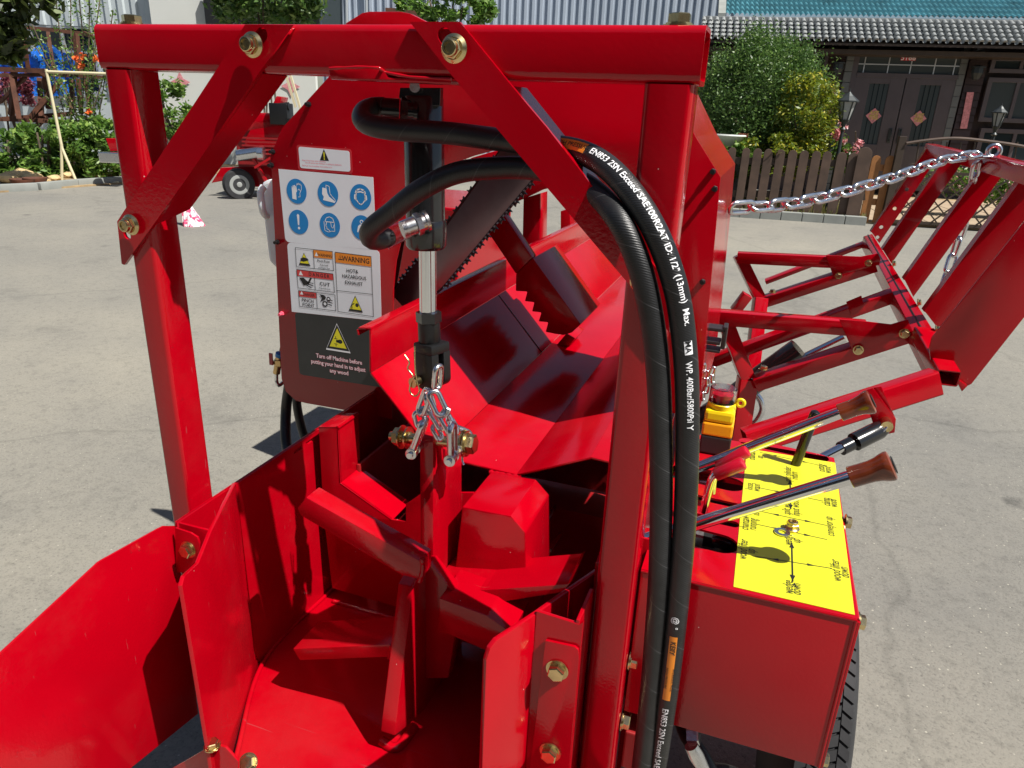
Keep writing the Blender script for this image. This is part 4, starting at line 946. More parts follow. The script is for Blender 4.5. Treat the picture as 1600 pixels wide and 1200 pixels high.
hose_text(pathA, hoA, 'HYDRAULIC HOSE', 1045, 1033, .0048, .28, INK, lift=.0006, bold=.002); hose_text(pathA, hoA, 'HIGH PRESSURE', 1045, 1033, .0052, -.3, INK, lift=.0006, bold=.004)
hose_text(pathA, hoA, 'EN853 2SN Exceed SAE100R2AT', 1040, 1093, .0120, .0, sx=1.08)

# ---- four way splitting wedge
WX0, WX1, WY = -.536, -.508, 1.07
def SX(px, py): return U(px, py, 'x', WX1)
wp = [SX(677, 1080), SX(677, 690), SX(679, 682), SX(684, 678), SX(690, 678), SX(693, 700), SX(722, 712), SX(722, 880), SX(722, 1080)]
wedge = plate('wedge_plate', wp, X*(WX0-WX1), RED, M, .004)
hub = C(672, 905, WY)
def arm(pts, y0=.985, y1=1.09, name='wedge_blade', bev=.003): return plate(name, [U(x, y, 'y', y0) for x, y in pts], Y*(y1-y0), RED, M, bev)
arm([(478, 777), (658, 878), (658, 906), (628, 899), (470, 806), (464, 795)], .940, .982)
arm([(676, 916), (756, 922), (887, 913), (893, 908), (880, 925), (756, 945), (674, 950)], 1.06, 1.165)
arm([(457, 1014), (612, 1007), (608, 1027), (468, 1032)], .95, 1.04)
arm([(686, 935), (760, 962), (800, 990), (790, 1030), (686, 985)], 1.0, 1.10)
arm([(640, 915), (662, 880), (672, 880), (720, 940), (700, 1060), (640, 1060)], 1.03, 1.06, 'wedge_hub')
bx = WX1 + .002
plate('wedge_blade', [U(x, y, 'x', bx) for x, y in ((645, 918), (663, 884), (700, 930), (720, 1080), (662, 1110), (636, 1135), (617, 1150), (619, 1130))], -X*.030, RED, M, .003)
def bead(pts, r=.004, name='weld_bead'):
    path = spline(pts, .004); rg = random.Random(len(path)); rr = [r*(1+.13*sin(i*1.9)+rg.uniform(-.12, .12)) for i in range(len(path))]
    path = [p + Vector((rg.uniform(-1, 1), rg.uniform(-1, 1), rg.uniform(-1, 1)))*r*.12 for p in path]
    return mb(name, lambda bm: sweep(bm, path, rr, 8), RED, M, smooth=60)
bead([U(660, 872, 'y', .94), U(661, 890, 'y', .94), U(656, 908, 'y', .94)], .005); bead([SX(680, 912), SX(700, 905), SX(722, 894)], .0045)
bead([U(612, 1008, 'y', .95), U(608, 1028, 'y', .95)], .004)
bead([Vector((BX_+.012, 1.246, FZ_+.003)) for BX_, FZ_ in ((-.88, -1.155), (-.75, -1.155), (-.60, -1.155), (-.45, -1.155))], .0055); bead([U(765, 738, 'y', 1.295), U(790, 743, 'y', 1.292), U(812, 747, 'y', 1.29)], .006)
# bolt through the wedge with washers
b0_, b1_ = C(640, 684, 1.09), C(728, 693, 1.09); bd = (b1_-b0_).normalized()
sub('wedge_pin', lambda bm: (add_cyl(bm, b0_-bd*.03, b1_, .0105, n=28), [add_lathe(bm, b0_ - bd*.012 + bd*.004*i, bd, [(0, .0105), (.0015, .0118), (.003, .0105)], 20) for i in range(4)]), ZINC, M, smooth=32)
bolt(b0_-bd*.014, -bd, .0175, M, 'stud', 'nut'); bolt(b1_, bd, .0185, M, 'bolt', rot=.1)
sub('washer', lambda bm: add_cyl(bm, b0_-bd*.004, b0_-bd*.001, .021, n=28), ZINC, M); sub('washer', lambda bm: add_cyl(bm, b1_-bd*.006, b1_-bd*.002, .025, n=28), ZINC, M)
sub('cotter_pin', lambda bm: sweep(bm, spline([b1_ + Vector((-.006, -.002, -.02)), b1_ + Vector((-.004, -.006, -.034)), b1_ + Vector((0, -.008, -.04))], .003), .0022, 8), STEEL, M)

# chain of shackles between rod and wedge: one thing, each link a part
wc = root('lifting_chain', 'short bright steel chain with shackles between the black rod end and the wedge bolt', 'chain', C(676, 690, 1.06))
def link3(c, d, n, L_, W_, r, par, name='chain_link', mat=STEEL, seg=10):
    d = Vector(d).normalized(); n = Vector(n); s = (n - d*n.dot(d)).normalized(); R_ = W_/2 - r; hl = L_/2 - r - R_; path = []
    for i in range(9): a = pi*i/8; path.append(Vector(c) + d*(hl + R_*sin(a)) + s*R_*cos(a))
    for i in range(9): a = pi + pi*i/8; path.append(Vector(c) + d*(-hl + R_*sin(a)) + s*R_*cos(a))
    bm = bmesh.new(); sweep(bm, path, r, seg, closed=True); return bm2(name, bm, mat, par, smooth=60)
def lk(x0, y0, x1, y1, W_, r, yd=1.06, n=(1, 0, 0), **k):
    p0, p1 = C(x0, y0, yd), C(x1, y1, yd); return link3((p0+p1)/2, p1-p0, n, (p1-p0).length, W_, r, wc, **k)
lk(686, 568, 682, 612, .027, .0046, 1.055, (.25, 1, 0))
lk(671, 606, 655, 650, .028, .0044, 1.05, (1, -.5, .2)); lk(673, 608, 694, 652, .028, .0048, 1.045, (1, .7, 0))
lk(668, 614, 676, 644, .022, .0044, 1.06, (.6, 1, 0)); lk(656, 636, 668, 650, .026, .0044, 1.055, (.9, .5, .5))
lk(652, 640, 660, 672, .026, .0044, 1.055, (1, .3, 0)); lk(689, 642, 712, 684, .026, .0044, 1.05, (1, .9, 0)); lk(672, 638, 692, 674, .022, .0042, 1.06, (.2, 1, 0))
lk(699, 650, 716, 678, .024, .0042, 1.065, (1, -.4, 0)); lk(668, 655, 652, 668, .024, .0042, 1.06, (1, .8, .5)); lk(690, 640, 702, 650, .024, .0042, 1.05, (.7, .2, 1)); lk(676, 662, 690, 690, .022, .0042, 1.06, (.3, 1, 0))
def shackle(x0, y0, x1, y1, yd, W_=.034, r=.0062, n=(.45, 1, 0)):
    p0, p1 = C(x0, y0, yd), C(x1, y1, yd); d = (p1-p0).normalized(); s = Vector(n); s = (s - d*s.dot(d)).normalized(); R_ = W_/2-r; L_ = (p1-p0).length
    path = [p1 + s*R_] + [p0 + d*(R_ + .0) - d*R_*sin(pi*i/10) + s*R_*cos(pi*i/10) for i in range(11)] + [p1 - s*R_]
    bm = bmesh.new(); sweep(bm, [path[0].lerp(path[1], 0), *path[1:-1], path[-1]], r, 12)
    for sg in (1, -1): add_lathe(bm, p1 + s*R_*sg - s*.008, s, [(0, .006), (.001, .0105), (.015, .0105), (.016, .006)], 18)
    add_cyl(bm, p1 - s*(R_+.016), p1 + s*(R_+.014), .0058, n=14); add_lathe(bm, p1 - s*(R_+.024), s, [(0, .003), (.002, .0085), (.007, .009), (.009, .006)], 16)
    bm2('shackle', bm, STEEL, wc, smooth=50)
shackle(664, 657, 647, 703, 1.05, n=(.25, -1, .35)); shackle(706, 664, 707, 714, 1.035, n=(.1, -1, -.2))
lk(700, 670, 738, 686, .032, .0056, 1.10, (.2, 1, .5))

# ---- splitting chamber
BX = -.90
wallz = -.705; FZ = -1.155
# left wall (inside face X = BX) with slots near the top
def yz(px, py, x=BX): p = U(px, py, 'x', x); return (p.y, p.z)
lw = [(.846, wallz), (1.9, wallz), (1.9, FZ-.03), (1.31, FZ-.03), (1.012, FZ-.03), (1.0, FZ+.04), (.998, wallz-.05), (.846, wallz-.09)]
def slot(cx, cy): y_, z_ = yz(cx, cy); return [(y_-.014, z_-.004), (y_+.014, z_-.004), (y_+.014, z_+.004), (y_-.014, z_+.004)]
fill_curve('side_wall', [lw, slot(465, 703), slot(484, 690)], (BX, 0, 0), Y, Z, X, .006, RED, M)
pl_n = Vector((1, .478, 0)); pl_p = Vector((BX+.001, 1.0, 0))
flare = [UP(x, y, pl_p, pl_n) for x, y in ((369, 754), (398, 1030), (408, 1033), (364, 1198), (352, 1250), (342, 1250), (332, 1200), (285, 915), (289, 900), (311, 879), (331, 829))]
plate('flared_guide', flare, -pl_n.normalized()*.007, RED, M, .0015)
pl('cross_piece', [(279, 817), (329, 830), (333, 860), (289, 905), (283, 905)], 'y', .846, Y*.005)
plate('outer_wall', [Vector((BX-.004, .846, wallz)), Vector((BX-.004, 1.9, wallz)), Vector((BX-.004, 1.9, -1.3)), Vector((BX-.004, .846, -1.3))], -X*.005, RED, M, .001)
# outfeed wing plate on the left with folded tab
wing = [(276, 822), (276, 838), (277, 880), (286, 905), (310, 1115), (205, 1200), (120, 1268), (-120, 1420), (-160, 1160), (0, 1022), (155, 878), (160, 875), (246, 827), (256, 822)]
wg = plate('outfeed_wing', [U(x, y, 'x', BX-.010) for x, y in wing], -X*.004, RED, M, .001)
pl('wing_tab', [(276, 823), (300, 831), (311, 838), (314, 848), (313, 870), (290, 893), (277, 893)], 'y', .838, -Y*.004, par=wg)
bolt(U(295, 858, 'y', .833), -Y, .0125, M, 'bolt', rot=.0)
pl('wing_support', [(262, 1205), (335, 1163), (352, 1168), (372, 1190), (372, 1235), (262, 1235)], 'y', .72, Y*.005); bolt(U(332, 1166, 'y', .715), Z, .011, M)
bolt(U(388, 1192, 'y', .75), Vector((.2, -.6, .7)), .013, M)
# floor
fl = [UP(x, y, (0, 0, FZ), Z) for x, y in ((520, 919), (443, 997), (408, 1033), (364, 1198), (340, 1290), (980, 1290), (900, 960))]
fl = [Vector((BX, 1.9, FZ)), Vector((BX, 1.01, FZ)), UP(364, 1198, (0, 0, FZ), Z), UP(330, 1330, (0, 0, FZ), Z), Vector((-.10, .55, FZ)), Vector((-.10, 1.9, FZ))]
plate('chamber_floor', fl, -Z*.006, RED, M, .001)
sub('weld_bead', lambda bm: (sweep(bm, [p + Z*.003 for p in spline([Vector((BX+.006, 1.30, FZ)), Vector((BX+.006, 1.02, FZ)), UP(366, 1196, (0, 0, FZ), Z)], .012)], .005, 8), sweep(bm, spline([UP(596, 1158, (0, 0, FZ+.004), Z), UP(620, 1168, (0, 0, FZ+.004), Z), UP(648, 1135, (0, 0, FZ+.004), Z)], .008), .010, 8)), RED, M, smooth=60)
# rear panel with the notched profile and its turned flange
YP = 1.25
prof = [(498, 667), (528, 667), (532, 755), (612, 812), (634, 815), (634, 788), (660, 770), (740, 770), (740, 960), (618, 948), (519, 919), (505, 800)]
pl('rear_panel', prof, 'y', YP, Y*.006, bev=.001)
fp = [C(498, 667, YP), C(528, 667, YP), C(532, 755, YP), C(612, 812, YP)]
for a, b in zip(fp, fp[1:]):
    d = (b-a).normalized(); nn = Vector((-d.z, 0, d.x)); nn = nn if nn.x + nn.z < 0 else -nn
    plate('panel_flange', [a - d*.002, b + d*.002, b + d*.002 + Y*.088, a - d*.002 + Y*.088], nn*.005, RED, M, .0015)
# pusher head
YH = 1.13
pushp = [C(722, 792, YH), C(798, 806, YH), C(821, 833, YH), C(824, 985, YH), C(700, 985, YH)]
plate('pusher_head', pushp, Y*.16, RED, M, .004)
# right guide plate
rn = Vector((1, -.514, 0)); rp = Vector((-.174, .979, 0))
rg = [UP(x, y, rp, rn) for x, y in ((930, 888), (877, 924), (836, 953), (770, 996), (760, 1009), (754, 1028), (748, 1200), (745, 1300), (905, 1300), (925, 1000))]
plate('guide_plate', rg, rn.normalized()*.008, RED, M, .002)
YW = .845
pl('mounting_channel', [(838, 955), (905, 976), (912, 972), (895, 1130), (878, 1300), (812, 1300)], 'y', YW, Y*.006)
plate('channel_flange', [Vector((-.172, .846, U(912, 972, 'y', YW).z)), Vector((-.166, .900, U(912, 972, 'y', YW).z + .02)), Vector((-.166, .900, -1.4)), Vector((-.172, .846, -1.4))], X*.006, RED, M, .0012)
pl('bracket_plate', [(852, 1001), (898, 1011), (904, 1016), (905, 1030), (880, 1300), (815, 1300)], 'y', YW-.006, Y*.005)
for px, py in ((871, 1046), (860, 1174)): bolt(U(px, py, 'y', YW-.007), -Y, .0135, M, rot=random.random())
# right chamber wall and rear closing plates
plate('right_wall', [Vector((-.170, .95, -.66)), Vector((-.170, 1.32, -.66)), Vector((-.170, 2.0, -.80)), Vector((-.170, 2.0, -1.3)), Vector((-.170, .95, -1.3))], X*.006, RED, M, .001)
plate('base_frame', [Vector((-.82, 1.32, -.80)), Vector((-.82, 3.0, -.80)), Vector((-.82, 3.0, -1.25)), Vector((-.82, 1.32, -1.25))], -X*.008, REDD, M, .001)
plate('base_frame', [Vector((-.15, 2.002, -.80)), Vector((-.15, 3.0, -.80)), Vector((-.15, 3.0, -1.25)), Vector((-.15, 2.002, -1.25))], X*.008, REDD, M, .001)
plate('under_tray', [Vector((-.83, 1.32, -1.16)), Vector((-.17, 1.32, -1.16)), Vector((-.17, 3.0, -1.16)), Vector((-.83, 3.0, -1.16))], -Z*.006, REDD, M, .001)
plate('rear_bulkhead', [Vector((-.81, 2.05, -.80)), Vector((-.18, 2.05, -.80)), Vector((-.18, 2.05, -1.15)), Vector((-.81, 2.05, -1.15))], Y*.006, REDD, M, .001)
bar('tray_rib', U(876, 835, 'y', 1.5), U(846, 880, 'y', 1.3), .012, .008, RED, M); bar('tray_rib', U(868, 790, 'y', 1.9), U(828, 870, 'y', 1.3), .01, .008, RED, M)

# ---- log trough
YT, YE = 1.30, 4.2
def T(px, py): return U(px, py, 'y', YT)
lip_o, lip_d, w_t, w_b = T(560, 515), T(561, 524), T(580, 515), T(580, 582)
fL, fR, sR, sR2 = T(680, 711), T(807, 741), T(923, 714), T(975, 729)
def strip(name, a, b, y0=YT, y1=YE, th=.005, out=1, mat=RED, bev=.0015):
    d = (b-a).normalized(); nn = Vector((-d.z, 0, d.x))*out
    a_, b_ = Vector((a.x, y0, a.z)), Vector((b.x, y0, b.z)); return plate(name, [a_, b_, Vector((b.x, y1, b.z)), Vector((a.x, y1, a.z))], nn*th, mat, M, bev)
strip('trough_lip', lip_o, w_t); strip('trough_lip', lip_o, lip_d, out=-1)
strip('trough_wall', w_t, w_b, out=-1); strip('trough_side', w_b, fL, out=-1)
strip('trough_bottom', fL, fR, out=-1); strip('trough_side', fR, sR, out=-1); strip('trough_shelf', sR, sR2 + X*.06, out=-1, y1=2.3)
(lambda *a, **k: None)('weld_bead', lambda bm: sweep(bm, spline([C(765, 738, YT-.004), C(790, 743, YT-.006), C(808, 745, YT-.006), C(818, 752, YT-.004)], .006), .005, 8), RED, M, smooth=60)
sub('trough_seam', lambda bm: add_bar(bm, Vector((w_b.x+.001, 2.1, w_b.z)), Vector((fL.x+.001, 2.1, fL.z+.001)), .0015, .0022), INK, M)
# log clamp: two nested box arms, the lower one with a toothed edge
YA = 1.93
def A3(pts): return [(680+x/3, 320+y/3) for x, y in pts]
plate('clamp_arm', [U(x, y, 'y', YA+.003) for x, y in A3([(315, 35), (243, 125), (378, 327), (457, 248)])], Y*.04, RED, M, .006)
plate('clamp_arm', [U(x, y, 'y', YA) for x, y in A3([(457, 248), (378, 325), (376, 405), (430, 408), (418, 453), (463, 458), (452, 501), (496, 506), (483, 548), (528, 552), (516, 597), (560, 606), (600, 612), (640, 600), (683, 560)])], Y*.255, RED, M, .004)
# plate at the trough mouth
plate('trough_stop', [U(x, y, 'y', 2.20) for x, y in ((868, 541), (885, 521), (899, 529), (890, 540))], Y*.12, RED, M, .002)
# saw bar and chain
YS = 1.62
sb = [(783, 233), (816, 190), (838, 178), (862, 180), (880, 196), (878, 216), (832, 279), (692, 447), (660, 475), (628, 478), (612, 460), (624, 442), (697, 354), (737, 299)]
pl('saw_bar', sb, 'y', YS, Y*.006, mat=BARM)
ch = sub('chain_loop', lambda bm: [sweep(bm, [U(x, y, 'y', YS+.003) for x, y in seg], .0035, 6) for seg in (((612, 458), (624, 441), (697, 352), (785, 231)), ((833, 281), (693, 449), (655, 480)))], CHAINM, M)
bmt = bmesh.new(); add_prism(bmt, [Vector((-.007, 0, 0)), Vector((.007, 0, 0)), Vector((.007, 0, .006)), Vector((.002, 0, .003)), Vector((-.003, 0, .003)), Vector((-.006, 0, .008))], Y*.006); bmesh.ops.recalc_face_normals(bmt, faces=bmt.faces)
mt = bpy.data.meshes.new('chain_tooth'); bmt.to_mesh(mt); bmt.free(); mt.materials.append(CHAINM)
for (x0, y0, x1, y1, sg, nn_) in ((693, 449, 833, 281, 1, 13), (624, 441, 697, 352, -1, 7), (697, 352, 790, 225, -1, 8)):
    p0, p1 = U(x0, y0, 'y', YS+.0), U(x1, y1, 'y', YS+.0); d = (p1-p0).normalized(); nrm = Vector((d.z, 0, -d.x))*sg
    for i in range(nn_):
        o = bpy.data.objects.new('saw_tooth', mt); COL.objects.link(o); o.parent = ch; R_ = Matrix((d*(1 if sg > 0 else -1), Y, nrm)).transposed()
        if R_.determinant() < 0: R_ = Matrix((-d*(1 if sg > 0 else -1), Y, nrm)).transposed()
        o.rotation_euler = R_.to_euler(); o.location = p0.lerp(p1, (i+.5)/nn_) + nrm*.003
sub('chain_rivets', lambda bm: [add_cyl(bm, U(x0+(x1-x0)*t/n_, y0+(y1-y0)*t/n_, 'y', YS-.002)+X*ox, U(x0+(x1-x0)*t/n_, y0+(y1-y0)*t/n_, 'y', YS+.001)+X*ox, .0028, n=8) for (x0, y0, x1, y1, n_, ox) in ((692, 449, 832, 281, 30, .002), (624, 441, 697, 352, 15, -.002)) for t in range(n_)], STEEL, M, kind='stuff')
# infeed table beyond the saw
plate('infeed_table', [U(x, y, 'y', 3.3) for x, y in ((735, 247), (772, 236), (868, 236), (874, 290), (846, 297), (800, 319), (760, 326))], Y*.05, RED, M, .004)
pl('infeed_leg', [(818, 310), (844, 302), (843, 400), (816, 402)], 'y', 3.36, Y*.12); pl('infeed_leg', [(876, 330), (890, 326), (892, 400), (876, 402)], 'y', 3.5, Y*.12)
pl('infeed_leg', [(731, 380), (744, 377), (743, 440), (731, 440)], 'y', 3.0, Y*.10)

# ---- saw guard
YG = 1.55
gp = [(440, 592), (424, 258), (422, 244), (441, 200), (512, 122), (560, 68), (1020, 74), (1087, 214), (1126, 277), (1100, 560), (1090, 650), (1004, 640), (1010, 500), (1000, 400), (960, 310), (900, 255), (830, 232), (769, 236), (742, 243), (712, 254), (690, 274), (655, 318), (630, 362), (619, 408), (615, 449), (612, 655), (590, 650), (478, 630), (462, 626), (447, 612)]
gd = pl('saw_guard', gp, 'y', YG, Y*.004, bev=.0008)
outl = [(447, 612), (440, 592), (424, 258), (422, 244), (441, 200), (512, 122), (560, 68), (1020, 74), (1087, 214), (1126, 277), (1100, 560), (1090, 650)]
op = [U(x, y, 'y', YG+.004) for x, y in outl]; GDp = .52
sub('guard_shell', lambda bm: [add_prism(bm, [a, b, b + Y*GDp, a + Y*GDp], (Vector(((b-a).normalized().z, 0, -(b-a).normalized().x)))*.003) for a, b in zip(op, op[1:])], RED, gd)
for px, py in ((483, 163), (427, 237), (425, 258), (434, 378), (441, 490), (1114, 268), (1117, 295), (1098, 440)):
    p = U(px, py, 'y', YG); m_ = PINK if (px, py) == (441, 490) else BLKM
    sub('screw', lambda bm: (add_cyl(bm, p, p - Y*.014, .0042, n=12), add_hex(bm, p, -Y, .0065, .006)), m_, gd)
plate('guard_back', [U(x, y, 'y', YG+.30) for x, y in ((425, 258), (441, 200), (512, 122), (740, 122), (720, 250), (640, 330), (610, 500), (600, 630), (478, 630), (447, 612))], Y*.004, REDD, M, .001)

# stickers
def frame(px, py, y): return U(px, py, 'y', y)
K = 1/ppm(U(510, 320, 'y', YG)); KX = K/ .985
def sticker(name, corners, mat, rad=.008, y=YG-.0006, keep=(1, 1, 1, 1)):
    """rounded sheet from 4 picture corners (tl, tr, br, bl)"""
    P4 = [U(x, yy, 'y', y) for x, yy in corners]; out = []
    for i in range(4):
        a, b, c = P4[i-1], P4[i], P4[(i+1) % 4]
        if keep[i]:
            u_, v_ = (a-b).normalized()*rad, (c-b).normalized()*rad; cc = b+u_+v_
            for k_ in range(6): th = pi/2*k_/5; out.append(cc - v_*cos(th) - u_*sin(th) if 1 else b)
        else: out.append(b)
    return plate(name, out, Y*.0005, mat, gd, 0), P4
st0, _ = sticker('sticker_border', ((463, 226), (549, 233), (551, 272), (466, 266)), simple('pale_red_edge', (.5, .02, .03), .4), .007)
st1, P4 = sticker('notice_sticker', ((466, 229), (546, 236), (547.5, 268.5), (469, 262.5)), WHITE, .006, y=YG-.0009)
o_ = U(507, 249, 'y', YG-.0021); k_ = 1/ppm(o_)
def pxy(px, py, y=YG-.0021):
    p = U(px, py, 'y', y); return (p.x, p.z)
pr = Print((0, YG-.00096, 0), X, Z, -Y, .00007)
def t3(px, py, s, hpx, m=INK, bold=.01, sx=.93, layer=2, rot=0, shear=0., space=1.):
    c = pxy(px, py); pr.text(s, c, hpx*1.38*K, m, layer, rot=rot, bold=bold, sx=sx, shear=shear, space=space)
def T3(px, py, w_, h_, m, layer=1): pr.tri(pxy(px, py), w_*KX, h_*K, m, layer)
def tri_sign(px, py, w_, h_, edge, fillm, lay=1, f=.72):
    T3(px, py, w_, h_, edge, lay); T3(px, py - h_*-.06, w_*f, h_*f, fillm, lay+1)
T3(506, 242, 16, 17, INK); 
pr.rect(pxy(506, 242), 1.8*K, 8*K, YPR, 2); pr.rect(pxy(506.4, 248.5), 2*K, 2*K, YPR, 2)
t3(490, 251.5, 'Keep 10 feet away when operating.', 2.3, PINK, 0); t3(505, 256, 'Shut off machine when working on or making any adjustments.', 2.3, PINK, 0, sx=.80); t3(495, 260, 'Never get close to machine when machine is on.', 2.3, PINK, 0, sx=.86)
pr.done(st1, 'notice_print')
# PPE sticker
st2, _ = sticker('safety_sticker', ((435, 264), (583, 277), (588, 391), (446, 378)), WHITE, .012, keep=(0, 0, 1, 1))
cs6 = [(463, 299, 0), (512, 303, 1), (563, 308, 2), (466, 347, 3), (515, 352, 4), (565, 356, 5)]
for px, py, kind in cs6:
    cx, cz = pxy(px, py); R_ = 19.2*K; pr.circ((cx, cz), R_*.96, BLUE, 1, ry=R_)
    def q(pts, m=WPR, closed=True, wd=.9, fill=False, lay=3):
        P_ = [(cx + a*K*.95, cz + b*K) for a, b in pts]
        if fill: pr.poly(P_, m, lay)
        else: pr.line(P_, wd*K, m, lay, closed)
    if kind == 0:
        q([(-9, -12), (-1, -13), (-1, -2), (1, 0), (0, 8), (-1.6, 8), (-1.8, 2), (-2.4, 9.5), (-4, 9.5), (-4.3, 2), (-5, 9), (-6.6, 9), (-6.6, 2), (-7.4, 7), (-9, 7)], fill=True)
        q([(1, 9), (2, 12.5), (3.4, 10), (4.5, 13), (6, 10), (7.4, 12.5), (8.6, 9.5), (10, 10.5), (9.8, 4), (6, -3), (6.5, -8), (3, -8.5)], closed=False); q([(3, 2), (5, 4), (7, 1)], closed=False)
    elif kind == 1:
        q([(-10, 9), (-2, 8), (-1, 1), (2, -4), (12, -10), (12.5, -13), (-10, -10), (-8, -5), (-11, -1)], fill=True)
        q([(-3, 9), (-3, 13), (3, 11.5), (4, 1), (7, -3), (13, -8), (13, -11)], closed=False, wd=1.1)
    elif kind == 2:
        q([(-9, 6), (-7, 10), (0, 12), (7, 10), (9, 6)], closed=False, wd=2.2); q([(-7.5, 7), (-8, 1), (-8, -4), (-4, -9), (0, -11.5), (4, -9), (8, -4), (8, 1), (7.5, 7)], closed=False, wd=1.6)
        q([(-8, 5), (-11.5, 3), (-12, -3), (-8, -6)], fill=True); q([(8, 5), (11.5, 3), (12, -3), (8, -6)], fill=True); q([(-7, 7.5), (0, 9), (7, 7.5), (5, 6), (0, 7), (-5, 6)], fill=True)
    elif kind == 3:
        q([(-2.4, 11), (0, 13), (2.4, 11), (1.3, -5), (-1.3, -5)], fill=True); pr.circ((cx+.3*K, cz-9.5*K), 2.2*K, WPR, 3, n=16)
    elif kind == 4:
        q([(-9, 5), (-6, 11), (0, 13), (6, 11), (8.5, 5)], closed=False, wd=1.2); q([(-9, 5), (9, 5)], closed=False, wd=1.2); q([(-11, 5), (-10, -9), (-3, -11), (3, -9), (9, -9), (9, 4)], closed=False); q([(-6, 4), (-8, -2), (-6, -3), (-6, -6), (-2, -7), (-1, -10)], closed=False, wd=1.2); q([(2, 4), (3, -3), (6, -4), (8, 1)], closed=False)
    else:
        pr.circ((cx, cz+9*K), 3.2*K, WPR, 3, n=18); pr.circ((cx, cz+9*K), 1.8*K, BLUE, 4, n=14)
        q([(-7, 2), (-3, 5), (3, 5), (7, 2), (9, -7), (7, -8), (4, -1), (4, -14), (.6, -14), (0, -4), (-.6, -14), (-4, -14), (-4, -1), (-7, -8), (-9, -7)], fill=True); q([(0, 4), (0, -4)], BLUE, False, .8, lay=4)
    pr.done(st2, 'pictogram')
# warning panel sticker
st3, _ = sticker('warning_sticker', ((448.5, 378.5), (593, 391), (596, 502), (456, 487)), WHITE, .012, keep=(1, 1, 0, 0))
def quad(pts, m, lay=1): pr.poly([pxy(*p) for p in pts][::-1], m, lay)
def box_line(pts, m=INK, wd=.8, lay=3): pr.line([pxy(*p) for p in pts], wd*K, m, lay, True)
box_line([(461, 387), (519, 393), (521, 423), (463, 417)]); pr.line([pxy(489, 390), pxy(491, 420)], .8*K, INK, 3)
quad([(489, 390.5), (518.5, 393.5), (519, 405), (489.5, 402)], ORG, 1); t3(507, 399.5, 'WARNING', 4.8, INK, .012, .86); T3(494, 397, 6.5, 6.5, WPR, 2)
t3(505, 408.5, 'Pinch Point', 4.3, INK, .006, .86); t3(506, 414.5, 'Keep hands', 3, INK, 0, .8); t3(506, 419, 'and fingers clear', 3, INK, 0, .8)
T3(475, 405, 22, 21, INK, 1); T3(475, 404, 17, 16, YPR, 2); quad([(469, 404), (474, 402), (480, 404), (482, 407), (474, 409), (470, 408)], INK, 3)
box_line([(463, 421), (520, 428), (522.5, 457), (465.5, 450)]); quad([(463, 421), (520, 428), (521, 438), (463.5, 431)], DRED, 1); t3(498, 430.5, 'DANGER', 6, INK, .018, .92, space=1.45); T3(469.5, 426.5, 8, 7.5, WPR, 2)
pr.line([pxy(491, 434.5), pxy(492.5, 453.5)], .8*K, INK, 3); t3(507, 444.5, 'CUT', 6, INK, .02, 1.0, space=1.3); t3(507, 451, 'Keep hands away', 2.8, INK, 0, .8)
quad([(467, 434), (474, 434), (478, 438), (482, 441), (480, 445), (474, 446), (471, 440)], INK, 2); quad([(484, 434), (487, 435), (482, 445), (479, 444)], INK, 2)
for a, b in (((480, 444), (489, 447)), ((479, 446), (486, 450)), ((484, 442), (489, 443))): pr.line([pxy(*a), pxy(*b)], 1.3*K, INK, 3)
box_line([(466, 454), (523, 461), (524.5, 486), (468, 479)]); quad([(466, 454), (494, 457.5), (494.5, 466.5), (466.5, 463)], DRED, 1); t3(482, 461, 'DANGER', 5, INK, .014, .82); T3(471, 457.5, 6.5, 6, WPR, 2)
pr.line([pxy(494, 457.5), pxy(495.5, 482)], .8*K, INK, 3); t3(480.5, 470, 'PINCH', 6.0, INK, .006, .95); t3(481.5, 477, 'POINT', 6.0, INK, .006, .95)
def gear(px, py, r):
    cx, cz = pxy(px, py); P_ = []
    for i in range(18): rr = r*K*(1.0 if i % 2 else 1.3); P_.append((cx+rr*cos(2*pi*i/18), cz+rr*sin(2*pi*i/18)))
    pr.poly(P_, INK, 2); pr.circ((cx, cz), r*K*.6, WHITE, 3, n=18)
gear(507.5, 475, 4.4); gear(513, 467.5, 3.4); quad([(499, 460), (505, 461), (509, 464), (508, 468), (500, 471), (503, 466)], INK, 4)
for a, b in (((510, 472), (519, 474)), ((511, 475), (518, 478)), ((512, 469), (519, 470))): pr.line([pxy(*a), pxy(*b)], 1.2*K, INK, 4)
box_line([(523, 394), (579.5, 401), (583.5, 495), (528, 487)]); quad([(523, 394), (579.5, 401), (580.2, 417), (524, 410)], ORG, 1); t3(555.5, 406.5, 'WARNING', 8.2, INK, .016, .90); pr.tri(pxy(531.5, 402), 9*K, 8.5*K, INK, 2); pr.tri(pxy(531.5, 401.6), 6.6*K, 6.2*K, ORG, 3); pr.rect(pxy(531.5, 402.5), .9*K, 3.4*K, INK, 4)
t3(550, 424, 'HOT&', 6.0, INK, .010); t3(553, 433.5, 'HAZARDOUS', 6.0, INK, .010, .88); t3(552.5, 443, 'EXHAUST', 6.0, INK, .010, .9); pr.line([pxy(525, 454), pxy(581.5, 460)], .8*K, INK, 3)
T3(555, 474.5, 26, 27, INK, 1); T3(555, 474, 20.5, 21, YPR, 2); cx, cz = pxy(557.5, 477); pr.circ((cx, cz), 3.2*K, INK, 3, n=16); pr.line([pxy(549.5, 482), pxy(549.5, 476), pxy(553, 474.5)], 1.6*K, INK, 3)
pr.done(st3, 'warning_print')
st4, _ = sticker('black_sticker', ((460.5, 488), (596, 502.5), (600, 606), (468, 585)), DARKV, .010, keep=(1, 0, 0, 1))
